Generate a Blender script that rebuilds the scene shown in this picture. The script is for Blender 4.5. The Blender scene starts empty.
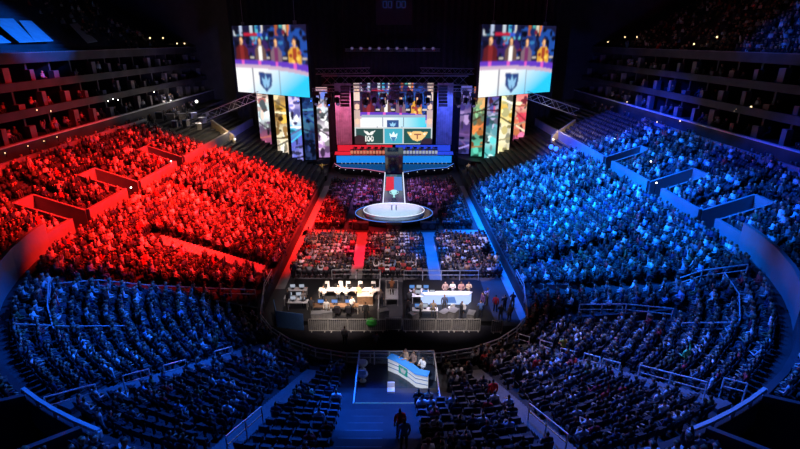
import bpy, bmesh, math, random
import numpy as np
from mathutils import Vector, Matrix
random.seed(7); rng = np.random.default_rng(11)
sc = bpy.context.scene
COL = sc.collection
PI = math.pi

# ------------------------------------------------------------------ camera model (800x449)
H, F, CX, HOR = 23.0, 500.0, 394.0, 40.0
PT = math.atan((224.5 - HOR) / F); CP, SP = math.cos(PT), math.sin(PT)
def ray(px, py):
    x = (px - CX) / F; y = (224.5 - py) / F
    return x, CP + y * SP, -SP + y * CP
def at(px, py, z=None, Y=None, X=None):
    r = ray(px, py)
    k = (z - H) / r[2] if z is not None else (Y / r[1] if Y is not None else X / r[0])
    return Vector((r[0] * k, r[1] * k, H + r[2] * k))
def proj(X, Y, Z):
    h = H - Z; D = Y * CP + h * SP
    return CX + F * X / D, 224.5 + F * (h * CP - Y * SP) / D, D

cam = bpy.data.cameras.new('camera'); co = bpy.data.objects.new('camera', cam); COL.objects.link(co)
cam.sensor_width = 36; cam.lens = 36 * F / 800; cam.shift_x = (400 - CX) / 800
cam.clip_end = 500; cam.clip_start = .1
co.location = (0, 0, H); co.rotation_euler = (PI / 2 - PT, 0, 0); sc.camera = co

# ------------------------------------------------------------------ materials
M = {}
def mat(name, col, rough=.6, metal=0, noise=0, scale=6, emit=None, es=1):
    m = bpy.data.materials.new(name); m.use_nodes = True
    nt = m.node_tree; b = nt.nodes['Principled BSDF']
    b.inputs['Base Color'].default_value = (*col, 1); b.inputs['Roughness'].default_value = rough
    b.inputs['Metallic'].default_value = metal
    if noise:
        n = nt.nodes.new('ShaderNodeTexNoise'); n.inputs['Scale'].default_value = scale; n.inputs['Detail'].default_value = 4
        tc = nt.nodes.new('ShaderNodeTexCoord'); nt.links.new(tc.outputs['Object'], n.inputs['Vector'])
        r = nt.nodes.new('ShaderNodeValToRGB')
        r.color_ramp.elements[0].position = .3; r.color_ramp.elements[1].position = .7
        r.color_ramp.elements[0].color = (*[c * (1 - noise) for c in col], 1)
        r.color_ramp.elements[1].color = (*[min(1, c * (1 + noise)) for c in col], 1)
        nt.links.new(n.outputs['Fac'], r.inputs['Fac']); nt.links.new(r.outputs['Color'], b.inputs['Base Color'])
    if emit:
        b.inputs['Emission Color'].default_value = (*emit, 1); b.inputs['Emission Strength'].default_value = es
    M[name] = m; return m
def attr_mat(name, attr, emit=0, rough=.7):
    m = bpy.data.materials.new(name); m.use_nodes = True; nt = m.node_tree; b = nt.nodes['Principled BSDF']
    a = nt.nodes.new('ShaderNodeAttribute'); a.attribute_name = attr
    b.inputs['Roughness'].default_value = rough
    if emit:
        b.inputs['Base Color'].default_value = (.01, .01, .012, 1)
        nt.links.new(a.outputs['Color'], b.inputs['Emission Color']); b.inputs['Emission Strength'].default_value = emit
    else: nt.links.new(a.outputs['Color'], b.inputs['Base Color'])
    M[name] = m; return m
def obj_mat(name, ramp=None):
    m = bpy.data.materials.new(name); m.use_nodes = True; nt = m.node_tree; b = nt.nodes['Principled BSDF']
    b.inputs['Roughness'].default_value = .75
    i = nt.nodes.new('ShaderNodeObjectInfo')
    if ramp:
        r = nt.nodes.new('ShaderNodeValToRGB'); cr = r.color_ramp; cr.interpolation = 'CONSTANT'
        while len(cr.elements) < len(ramp): cr.elements.new(1)
        for k, c in enumerate(ramp): cr.elements[k].position = k / len(ramp); cr.elements[k].color = (*c, 1)
        nt.links.new(i.outputs['Random'], r.inputs['Fac']); nt.links.new(r.outputs['Color'], b.inputs['Base Color'])
    else: nt.links.new(i.outputs['Color'], b.inputs['Base Color'])
    M[name] = m; return m
SKIN = [(.55, .33, .23), (.42, .25, .16), (.62, .40, .30), (.22, .12, .07), (.35, .2, .12)]
HAIR = [(.02, .013, .01), (.05, .025, .012), (.012, .012, .014), (.2, .11, .04), (.03, .02, .015)]
TROU = [(.02, .025, .045), (.015, .015, .018), (.05, .06, .09), (.09, .08, .07), (.02, .02, .03)]
obj_mat('skin', SKIN); obj_mat('hair', HAIR); obj_mat('trousers', TROU); obj_mat('shirt')
attr_mat('crowd_cloth', 'Col'); attr_mat('led_picture', 'Col', emit=1.2)
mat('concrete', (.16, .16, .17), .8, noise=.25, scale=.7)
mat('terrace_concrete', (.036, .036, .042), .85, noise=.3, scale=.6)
mat('floor_cover', (.07, .07, .08), .6, noise=.2, scale=.4); mat('aisle_vinyl', (.5, .5, .53), .5, noise=.12, scale=1.2)
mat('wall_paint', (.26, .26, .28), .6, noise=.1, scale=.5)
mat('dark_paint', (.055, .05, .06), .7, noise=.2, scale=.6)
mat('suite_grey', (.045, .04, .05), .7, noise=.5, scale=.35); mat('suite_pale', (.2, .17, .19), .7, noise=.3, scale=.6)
mat('black', (.012, .012, .014), .6, noise=.2)
mat('curtain', (.010, .009, .016), .95, noise=.4, scale=1.5)
mat('seat_plastic', (.022, .02, .028), .6, noise=.2)
mat('rail_metal', (.8, .8, .83), .4, .15, noise=.1)
mat('truss_metal', (.45, .45, .48), .35, .7, noise=.1)
mat('barrier_metal', (.6, .57, .53), .45, .3, noise=.1)
mat('white', (.75, .75, .76), .5, noise=.06); mat('white_gloss', (.7, .72, .76), .12, noise=.05)
mat('stage_gloss', (.04, .045, .07), .12, noise=.2); mat('deck_gloss', (.02, .03, .055), .1, noise=.2)
mat('circle_top', (.70, .71, .75), .18, noise=.06)
mat('blue_panel', (.1, .25, .6), .5, noise=.1); mat('beige', (.45, .36, .24), .7, noise=.2)
mat('gold', (.55, .36, .12), .5, noise=.2); mat('tarp', (.5, .52, .55), .6, noise=.15, scale=1)
mat('scrim', (.42, .38, .42), .8, noise=.25, scale=1.2); mat('table_cloth', (.7, .7, .72), .7, noise=.06)
mat('wood', (.16, .09, .05), .5, noise=.3); mat('green_fabric', (.05, .5, .06), .7, noise=.2)
mat('lens_glow', (.02, .02, .02), emit=(1, .95, .85), es=6); mat('lens_warm', (.02, .02, .02), emit=(1, .72, .35), es=2.5)
mat('lens_blue', (.02, .02, .02), emit=(.02, .12, 1), es=4); mat('lens_dim', (.02, .02, .03), emit=(.3, .25, .6), es=.25)
mat('line_white', (.02,) * 3, emit=(.75, .8, 1), es=1.3); mat('line_pink', (.02,) * 3, emit=(1, .25, .45), es=.8)
mat('line_blue', (.02,) * 3, emit=(.08, .25, 1), es=1.0); mat('cyan_led', (.02,) * 3, emit=(.01, .24, .85), es=1.0)
mat('red_led', (.02,) * 3, emit=(.75, .012, .03), es=1.0); mat('deep_blue_led', (.02,) * 3, emit=(.02, .06, .75), es=1.0)
mat('desk_led', (.02,) * 3, emit=(.42, .56, .95), es=1.2); mat('screen_soft', (.02,) * 3, emit=(.45, .5, .6), es=.8)
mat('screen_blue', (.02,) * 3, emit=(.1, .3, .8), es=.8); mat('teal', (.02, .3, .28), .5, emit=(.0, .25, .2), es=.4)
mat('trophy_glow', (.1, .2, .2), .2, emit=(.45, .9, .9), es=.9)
mat('front_white', (.6, .62, .66), .4, emit=(.5, .55, .65), es=.6); mat('sky_blue', (.05, .25, .7), .4, emit=(.02, .16, .6), es=.7)  # emission added to brighten the analyst desk front and top
mat('orange_led', (.02,) * 3, emit=(.9, .3, .18), es=.7)
gm = mat('glass', (.6, .75, 1), .05); gb = gm.node_tree.nodes['Principled BSDF']
gb.inputs['Alpha'].default_value = .18

# ------------------------------------------------------------------ mesh helpers
class MB:
    def __init__(s): s.v = []; s.f = []; s.m = []
    def quadbox(s, P, mi=0):      # 8 points: bottom 4 ccw, top 4 ccw
        b = len(s.v); s.v += [tuple(p) for p in P]
        for q in ((3, 2, 1, 0), (4, 5, 6, 7), (0, 1, 5, 4), (1, 2, 6, 5), (2, 3, 7, 6), (3, 0, 4, 7)):
            s.f.append(tuple(b + i for i in q)); s.m.append(mi)
        return s
    def box(s, c, d, rz=0, mi=0, taper=1):
        x, y, z = c; a, b, h = d[0] / 2, d[1] / 2, d[2] / 2; C, S = math.cos(rz), math.sin(rz); P = []
        for dz, t in ((-h, 1), (h, taper)):
            for sx, sy in ((-1, -1), (1, -1), (1, 1), (-1, 1)):
                u, w = sx * a * t, sy * b * t; P.append((x + u * C - w * S, y + u * S + w * C, z + dz))
        return s.quadbox(P, mi)
    def bar(s, p, q, w, n=4, mi=0, w2=None):
        p, q = Vector(p), Vector(q); d = (q - p)
        if d.length < 1e-6: return s
        d.normalize(); up = Vector((0, 0, 1)) if abs(d.z) < .95 else Vector((1, 0, 0))
        a = d.cross(up).normalized(); b = d.cross(a); b0 = len(s.v); w2 = w if w2 is None else w2
        for o, r in ((p, w), (q, w2)):
            for k in range(n):
                t = 2 * PI * (k + .5) / n; s.v.append(tuple(o + (a * math.cos(t) + b * math.sin(t)) * r))
        for k in range(n):
            k2 = (k + 1) % n; s.f.append((b0 + k, b0 + k2, b0 + n + k2, b0 + n + k)); s.m.append(mi)
        s.f.append(tuple(b0 + k for k in range(n))[::-1]); s.f.append(tuple(b0 + n + k for k in range(n))); s.m += [mi, mi]
        return s
    def path(s, pts, w, n=4, mi=0):
        for a, b in zip(pts, pts[1:]): s.bar(a, b, w, n, mi)
        return s
    def lathe(s, c, prof, n=16, mi=0, sx=1, sy=1):
        b = len(s.v)
        for r, z in prof:
            for k in range(n):
                t = 2 * PI * k / n; s.v.append((c[0] + r * sx * math.cos(t), c[1] + r * sy * math.sin(t), c[2] + z))
        for j in range(len(prof) - 1):
            for k in range(n):
                k2 = (k + 1) % n; s.f.append((b + j * n + k, b + j * n + k2, b + (j + 1) * n + k2, b + (j + 1) * n + k)); s.m.append(mi)
        s.f.append(tuple(b + k for k in range(n))[::-1]); e = b + (len(prof) - 1) * n
        s.f.append(tuple(e + k for k in range(n))); s.m += [mi, mi]
        return s
    def face(s, P, mi=0):
        b = len(s.v); s.v += [tuple(p) for p in P]; s.f.append(tuple(range(b, b + len(P)))); s.m.append(mi); return s
    def prism(s, P, z0, z1, mi=0):
        b = len(s.v); n = len(P); s.v += [(p[0], p[1], z0) for p in P] + [(p[0], p[1], z1) for p in P]
        s.f.append(tuple(b + k for k in range(n))[::-1]); s.f.append(tuple(b + n + k for k in range(n))); s.m += [mi, mi]
        for k in range(n):
            k2 = (k + 1) % n; s.f.append((b + k, b + k2, b + n + k2, b + n + k)); s.m.append(mi)
        return s
    def mesh(s, name, mats):
        me = bpy.data.meshes.new(name); me.from_pydata(s.v, [], s.f)
        for k in (mats if isinstance(mats, (list, tuple)) else [mats]): me.materials.append(M[k])
        me.polygons.foreach_set('material_index', s.m); me.update(); return me
    def obj(s, name, mats, parent=None, loc=None, rz=0):
        o = bpy.data.objects.new(name, s.mesh(name, mats)); COL.objects.link(o)
        if parent: o.parent = parent
        if loc is not None: o.location = loc
        o.rotation_euler.z = rz
        return o
def tag(o, label, cat, group=None, kind=None):
    o['label'] = label; o['category'] = cat
    if group: o['group'] = group
    if kind: o['kind'] = kind
    return o
def thing(name, label, cat, loc=(0, 0, 0), rz=0, group=None):
    o = bpy.data.objects.new(name, None); COL.objects.link(o); o.empty_display_size = .3
    o.location = loc; o.rotation_euler.z = rz; return tag(o, label, cat, group)
def struct(o): o['kind'] = 'structure'; return o
def kids(o): return [c for c in COL.objects if c.parent == o]
def dup(root, loc, rz, label=None, group=None):
    r = root.copy(); COL.objects.link(r); r.location = loc; r.rotation_euler.z = rz
    if label: r['label'] = label
    if group: r['group'] = group
    for ch in list(root.children):
        c = ch.copy(); COL.objects.link(c); c.parent = r
        for g in list(ch.children):
            d = g.copy(); COL.objects.link(d); d.parent = c
    return r
ONES = 'zero one two three four five six seven eight nine ten eleven twelve thirteen fourteen fifteen sixteen seventeen eighteen nineteen'.split()
ORDS = 'zeroth first second third fourth fifth sixth seventh eighth ninth tenth eleventh twelfth thirteenth fourteenth fifteenth sixteenth seventeenth eighteenth nineteenth'.split()
TENS = '_ _ twenty thirty forty fifty sixty seventy eighty ninety'.split()
def ordn(n):
    if n < 20: return ORDS[n]
    if n >= 100: return 'hundred-' + ordn(n - 100) if n > 100 else 'hundredth'
    t, u = divmod(n, 10); return TENS[t][:-1] + 'ieth' if u == 0 else TENS[t] + '-' + ORDS[u]

# ------------------------------------------------------------------ bowl geometry
TR, RI, NROW = .9, .36, 28
VOMS = [(40.9, 43.4), (50.3, 53.3), (63.0, 65.6)]; VOMA = (57, 66); VR = range(18, 23)
def soff(X, Y):
    return abs(X) - 12 if Y >= 40 else math.hypot(max(abs(X) - 2, 0), Y - 40) - 10
def zrow(s): return 1.0 + RI * max(0, math.floor(s / TR + 1e-6))
def pt(st, s):
    k, v, sd = st
    if k == 'y': return sd * (12 + s), v
    if k == 'a': a = math.radians(v); return sd * (2 + (10 + s) * math.cos(a)), 40 - (10 + s) * math.sin(a)
    return v, 30 - s
def bowlhit(px, py):
    r = ray(px, py); k = 8.
    while k < 200:
        X, Y, Z = r[0] * k, r[1] * k, H + r[2] * k; s = soff(X, Y)
        if Z <= (1 + .4 * s + .18 if s > 0 else 0): return Vector((X, Y, zrow(s) if s > 0 else 0)), s
        k += .03
YS = sorted(set([100, 94, 88, 84, 80, 76, 72, 68, 60, 57, 47, 45.5] + [y for v in VOMS for y in v]), reverse=True)
AS = sorted(set([0, 6, 12, 18, 24, 26, 31, 35, 40, 45, 50, 57, 61, 66, 70, 75, 80, 85]))
ST = [('y', y, -1) for y in YS] + [('a', a, -1) for a in AS] + [('x', -2, 0), ('x', 0, 0), ('x', 2, 0)] + \
     [('a', a, 1) for a in AS[::-1]] + [('y', y, 1) for y in YS[::-1]]
CUTS = [(1, 26, 31, 4, 11), (-1, 12, 24, 0, 6)]
def incut(a, b, i):
    return a[0] == 'a' and b[0] == 'a' and a[2] == b[2] and any(c[0] == a[2] and c[1] < (a[1] + b[1]) / 2 < c[2] and c[3] <= i < c[4] for c in CUTS)
def invom(a, b):
    if a[0] == 'y' and b[0] == 'y' and a[2] == b[2]:
        m = (a[1] + b[1]) / 2; return any(v[0] < m < v[1] for v in VOMS)
    if a[0] == 'a' and b[0] == 'a' and a[2] == b[2]: return VOMA[0] < (a[1] + b[1]) / 2 < VOMA[1]
    return False
tb = MB()
for i in range(NROW):
    z0, z1 = 1.0 + RI * (i - 1), 1.0 + RI * i
    if i == 0: z0 = 0
    for a, b in zip(ST, ST[1:]):
        if (i in VR and invom(a, b)) or incut(a, b, i): continue
        p, q = pt(a, i * TR), pt(b, i * TR); p2, q2 = pt(a, i * TR + TR), pt(b, i * TR + TR)
        tb.face([(*p, z0), (*q, z0), (*q, z1), (*p, z1)]); tb.face([(*p, z1), (*q, z1), (*q2, z1), (*p2, z1)])
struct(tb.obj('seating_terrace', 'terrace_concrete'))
# vomitory wells sunk into the upper tier
S0, S1 = 18 * TR, 23 * TR
def well(a, b, n, S0=S0, S1=S1, dz=1.6, up=1.0, m='wall_paint'):
    w = MB(); zf = max(.02, zrow(S0) - dz); zt = zrow(S1 - .1) + up; zl = zrow(S0) + up - .1
    A0, A1, B0, B1 = pt(a, S0), pt(a, S1), pt(b, S0), pt(b, S1)
    w.face([(*A0, zf), (*B0, zf), (*B1, zf), (*A1, zf)], 1)
    def wall(p, q, zp, zq, mi=0):
        d = Vector((q[0] - p[0], q[1] - p[1])); d.normalize(); n_ = Vector((-d.y, d.x)) * .13
        P = [(p[0] - n_.x, p[1] - n_.y), (q[0] - n_.x, q[1] - n_.y), (q[0] + n_.x, q[1] + n_.y), (p[0] + n_.x, p[1] + n_.y)]
        w.quadbox([(*P[0], zf), (*P[1], zf), (*P[2], zf), (*P[3], zf), (*P[0], zp), (*P[1], zq), (*P[2], zq), (*P[3], zp)], mi)
    wall(A0, A1, zl, zt); wall(B0, B1, zl, zt); wall(A1, B1, zt, zt)
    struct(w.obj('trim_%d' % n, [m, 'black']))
n_tr = 1
for sd in (-1, 1):
    for v in VOMS: well(('y', v[1], sd), ('y', v[0], sd), n_tr); n_tr += 1
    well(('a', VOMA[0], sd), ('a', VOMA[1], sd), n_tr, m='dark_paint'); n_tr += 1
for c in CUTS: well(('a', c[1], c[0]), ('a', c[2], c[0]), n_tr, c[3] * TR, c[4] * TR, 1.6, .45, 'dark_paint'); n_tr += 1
# front wall of the upper tier (all round), top wall behind the last row, dasher wall at the foot
def ringwall(s, th, zb, zt, name, m, skip=True, ymax=100, bend=False):
    w = MB()
    for a, b in zip(ST, ST[1:]):
        if skip and a[0] == 'y' and invom(a, b): continue
        if a[0] == 'y' and b[0] == 'y' and max(a[1], b[1]) > ymax: continue
        P = [pt(a, s), pt(b, s), pt(b, s + th), pt(a, s + th)]
        z_ = zt(a, b) if callable(zt) else zt
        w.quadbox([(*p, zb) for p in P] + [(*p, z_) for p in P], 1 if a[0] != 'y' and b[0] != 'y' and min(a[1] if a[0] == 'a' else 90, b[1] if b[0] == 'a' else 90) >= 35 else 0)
    return struct(w.obj(name, m))
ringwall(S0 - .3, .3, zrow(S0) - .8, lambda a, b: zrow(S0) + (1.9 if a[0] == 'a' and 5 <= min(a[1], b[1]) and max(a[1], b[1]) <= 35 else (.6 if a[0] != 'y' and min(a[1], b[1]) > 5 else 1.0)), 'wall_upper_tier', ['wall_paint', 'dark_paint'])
ringwall(NROW * TR, .25, 1 + RI * (NROW - 1), 1 + RI * (NROW - 1) + 1.25, 'wall_back_row', ['wall_paint', 'dark_paint'], False, 76)
ringwall(-.25, .25, 0, 1.35, 'wall_front_rail', ['dark_paint', 'dark_paint'], False, 76)

fl = MB(); fl.face([(-75, -5, 0), (75, -5, 0), (75, 120, 0), (-75, 120, 0)]); struct(fl.obj('floor', 'floor_cover'))
fl = MB()
for x0, x1, y0, y1 in ((-11.7, -10.75, 44, 81), (-4.6, -3.3, 45.5, 58), (3.65, 4.9, 45.5, 58), (11.0, 11.75, 36, 81), (-11.6, -6.4, 58.2, 60.2), (6.4, 11.6, 58.2, 60.2), (-6.4, 6.4, 58, 59.4)):
    fl.box(((x0 + x1) / 2, (y0 + y1) / 2, .012), (x1 - x0, y1 - y0, .02))
struct(fl.obj('floor_aisle', 'aisle_vinyl'))  # aisles made paler than the floor to imitate stronger light on them
fl = MB(); fl.box((0, 33.6, .012), (23, 7.2, .02)); struct(fl.obj('floor_carpet', 'curtain'))  # black sheet painting the shade on the floor before the barricades

sa = MB()
def stairs(a, c, w):
    a, c = Vector(a), Vector(c); n = int((c - a).length / .3); d = (c - a).normalized(); q = Vector((-d.y, d.x)) * w
    for k in range(n):
        p0, p1 = a.lerp(c, k / n), a.lerp(c, (k + 1) / n); z = max(.1, 1 + .4 * soff(*((p0 + p1) / 2)) + .06)
        P = [p0 - q, p1 - q, p1 + q, p0 + q]
        if (P[1] - P[0]).cross(P[3] - P[0]) < 0: P = P[::-1]
        sa.quadbox([(*p, z - .5) for p in P] + [(*p, z) for p in P])
for sd in (-1, 1):
    stairs((sd * 9.6, 32.2), (sd * 15.4, 18.9), .5); stairs((sd * 5.5, 28.5), (sd * 7.5, 15.2), .5)
stairs((13.2, 42.6), (16.5, 39.8), .7)
sb = sa; sa = MB(); stairs((-13, 45.4), (-22.5, 44.3), .95); struct(sa.obj('trim_aisle_ramp', 'aisle_vinyl')); sa = sb  # paler than the other stairs, imitating a brightly lit aisle
struct(sa.obj('trim_aisle_stairs', mat('stair_paint', (.13, .13, .145), .6, noise=.2).name))
# ------------------------------------------------------------------ suites, upper deck, curtain, ceiling
XT = 12 + NROW * TR      # 37.2
zc = 1 + RI * (NROW - 1)
for sd, nm in ((-1, 'left'), (1, 'right')):
    def bx(b, x0, x1, y0, y1, z0, z1, mi=0):
        b.box((sd * (x0 + x1) / 2, (y0 + y1) / 2, (z0 + z1) / 2), (x1 - x0, y1 - y0, z1 - z0), 0, mi)
    b = MB(); bx(b, XT, 40, 8, 112, zc - .4, zc); struct(b.obj('floor_concourse_' + nm, 'concrete'))
    b = MB(); bx(b, 39.2, 39.5, 8, 112, zc, 12.75); bx(b, 39.1, 39.6, 8, 112, 12.75, 12.9, 1)
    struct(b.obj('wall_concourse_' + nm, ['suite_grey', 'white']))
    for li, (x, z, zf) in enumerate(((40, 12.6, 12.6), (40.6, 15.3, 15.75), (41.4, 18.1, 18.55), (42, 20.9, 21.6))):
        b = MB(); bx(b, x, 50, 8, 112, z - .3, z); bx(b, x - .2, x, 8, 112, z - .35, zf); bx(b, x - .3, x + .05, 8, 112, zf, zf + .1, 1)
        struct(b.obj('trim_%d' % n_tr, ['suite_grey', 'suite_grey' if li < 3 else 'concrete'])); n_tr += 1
        if li < 3:
            b = MB()
            for k in range(25):
                y = 10 + k * 4.2; bx(b, x + 1.2, x + 4.5, y, y + .3, z, z + 2.6, 0); hh_ = 1.0 + .35 * ((k * 7 + li * 3) % 4); bx(b, x + .6, x + 1.3, y - .2, y + .5 + .3 * (k % 2), z + .05, z + hh_, 1)
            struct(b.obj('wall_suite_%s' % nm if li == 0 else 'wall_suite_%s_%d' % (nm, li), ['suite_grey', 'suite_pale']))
            b = MB(); bx(b, x + 4.5, x + 4.7, 8, 112, z, z + 2.5); struct(b.obj('wall_suite_back_%s_%d' % (nm, li), 'dark_paint'))
    b = MB()     # upper deck rows
    for k in range(22):
        x = 42.2 + k * .85; z = 21.0 + k * .5
        b.face([(sd * x, 8, z - .5), (sd * x, 112, z - .5), (sd * x, 112, z), (sd * x, 8, z)])
        b.face([(sd * x, 8, z), (sd * x, 112, z), (sd * (x + .85), 112, z), (sd * (x + .85), 8, z)])
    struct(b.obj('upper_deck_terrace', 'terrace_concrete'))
    b = MB(); bx(b, 61, 61.5, 8, 112, 20, 38); struct(b.obj('wall_' + nm, 'dark_paint'))
def deck(px, py, sd):     # pixel to the upper deck's slope
    r = ray(px, py); k = 10.
    while k < 300:
        X, Y, Z = r[0] * k, r[1] * k, H + r[2] * k
        if abs(X) > 42.2 and Z <= 21.25 + (abs(X) - 42.2) * .588: return Vector((X, Y, Z))
        k += .1
    return Vector((X, Y, Z))
b = MB(); b.box((0, 55, 38.2), (124, 118, .4)); struct(b.obj('ceiling', 'black'))
b = MB(); b.box((0, 112.2, 19), (124, .4, 38)); struct(b.obj('wall_far', 'dark_paint'))
b = MB(); pts = [(-31 + k * .62, 101 + .35 * (k % 2)) for k in range(101)]     # pleated black drape behind the stage
for (x, y), (x2, y2) in zip(pts, pts[1:]): b.quadbox([(x, y, 0), (x2, y2, 0), (x2, y2 + .1, 0), (x, y + .1, 0), (x, y, 31), (x2, y2, 31), (x2, y2 + .1, 31), (x, y + .1, 31)])
tag(b.obj('drape', 'curtain'), 'tall black pleated drape hanging behind the whole stage', 'curtain')
# pale strips standing in for blue light beams on the upper seats, left
tq = [[(-8, 22), (14, 22), (36, 45), (20, 46)], [(20, 24), (32, 24), (54, 44), (36, 45)], [(-14, 36), (0, 38), (12, 46), (-8, 47)], [(70, 27), (78, 26), (98, 44), (88, 46)]]
tl = ['wide pale tarp over upper seats at the far left edge', 'pale tarp over upper seats, second strip from the left edge',
      'short pale tarp low in the upper left corner above the ledge', 'narrow dim tarp over upper seats, furthest along the deck']
for q, l in zip(tq, tl):
    P = [deck(a, c, -1) for a, c in q]; b = MB()
    b.quadbox([p + Vector((0, 0, .35)) for p in P] + [p + Vector((0, 0, .42)) for p in P]); tag(b.obj('seat_tarp', 'tarp'), l, 'tarp', 'tarps over the upper deck seats')
# ------------------------------------------------------------------ LED pictures
class Pic:
    def __init__(s, nx, ny, bg):
        s.nx, s.ny = nx, ny; s.a = np.zeros((ny, nx, 3)); s.a[:] = bg
        s.u, s.v = np.meshgrid((np.arange(nx) + .5) / nx, (np.arange(ny) + .5) / ny)
    def put(s, m, c, c2=None, axis='v', lo=0, hi=1):
        if c2 is None: s.a[m] = c
        else:
            t = np.clip(((s.v if axis == 'v' else s.u) - lo) / (hi - lo), 0, 1)[..., None]
            s.a[m] = (np.array(c) * (1 - t) + np.array(c2) * t)[m]
        return s
    def rect(s, u0, v0, u1, v1, c, c2=None, axis='u'):
        m = (s.u >= u0) & (s.u < u1) & (s.v >= v0) & (s.v < v1)
        return s.put(m, c, c2, axis, u0 if axis == 'u' else v0, u1 if axis == 'u' else v1)
    def ell(s, cu, cv, ru, rv, c): return s.put(((s.u - cu) / ru) ** 2 + ((s.v - cv) / rv) ** 2 < 1, c)
    def poly(s, P, c, c2=None, axis='u', lo=0, hi=1):
        m = np.zeros(s.u.shape, bool); n = len(P)
        for i in range(n):
            (x1, y1), (x2, y2) = P[i], P[(i + 1) % n]
            if y1 == y2: continue
            m ^= ((s.v < y1) != (s.v < y2)) & (s.u < (x2 - x1) * (s.v - y1) / (y2 - y1) + x1)
        return s.put(m, c, c2, axis, lo, hi)
    def soft(s, k=1):
        for _ in range(k):
            p = np.pad(s.a, ((1, 1), (1, 1), (0, 0)), 'edge')
            s.a = (p[1:-1, 1:-1] * 2 + p[:-2, 1:-1] + p[2:, 1:-1] + p[1:-1, :-2] + p[1:-1, 2:]) / 6
        return s
    def mesh(s, name, w, h, bow=0):      # stands on z=0, faces -y, one quad per block of LEDs
        xs = np.linspace(-w / 2, w / 2, s.nx + 1); zs = np.linspace(h, 0, s.ny + 1)
        X, Z = np.meshgrid(xs, zs); Yv = np.zeros_like(X) + bow * (X / (w / 2)) ** 2
        co_ = np.stack([X, Yv, Z], -1).reshape(-1, 3)
        i = np.arange(s.ny)[:, None] * (s.nx + 1) + np.arange(s.nx)[None]
        q = np.stack([i + s.nx + 1, i + s.nx + 2, i + 1, i], -1).reshape(-1, 4)
        return raw_mesh(name, co_, q.ravel(), np.arange(len(q)) * 4, np.full(len(q), 4), s.a.reshape(-1, 3), ['led_picture'])
def raw_mesh(name, co_, vi, ls, lt, col, mats, mi=None):
    me = bpy.data.meshes.new(name); me.vertices.add(len(co_)); me.vertices.foreach_set('co', np.ascontiguousarray(co_, np.float32).ravel())
    me.loops.add(len(vi)); me.loops.foreach_set('vertex_index', np.ascontiguousarray(vi, np.int32))
    me.polygons.add(len(ls)); me.polygons.foreach_set('loop_start', np.ascontiguousarray(ls, np.int32))
    if mi is not None: me.polygons.foreach_set('material_index', np.ascontiguousarray(mi, np.int32))
    me.update(calc_edges=True)
    if col is not None:
        at_ = me.attributes.new('Col', 'FLOAT_COLOR', 'FACE'); c4 = np.ones((len(ls), 4), np.float32); c4[:, :3] = col
        at_.data.foreach_set('color', c4.ravel())
    for k in mats: me.materials.append(M[k])
    return me
def link(name, me, parent=None, loc=(0, 0, 0), rz=0):
    o = bpy.data.objects.new(name, me); COL.objects.link(o); o.parent = parent; o.location = loc; o.rotation_euler.z = rz; return o

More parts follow.
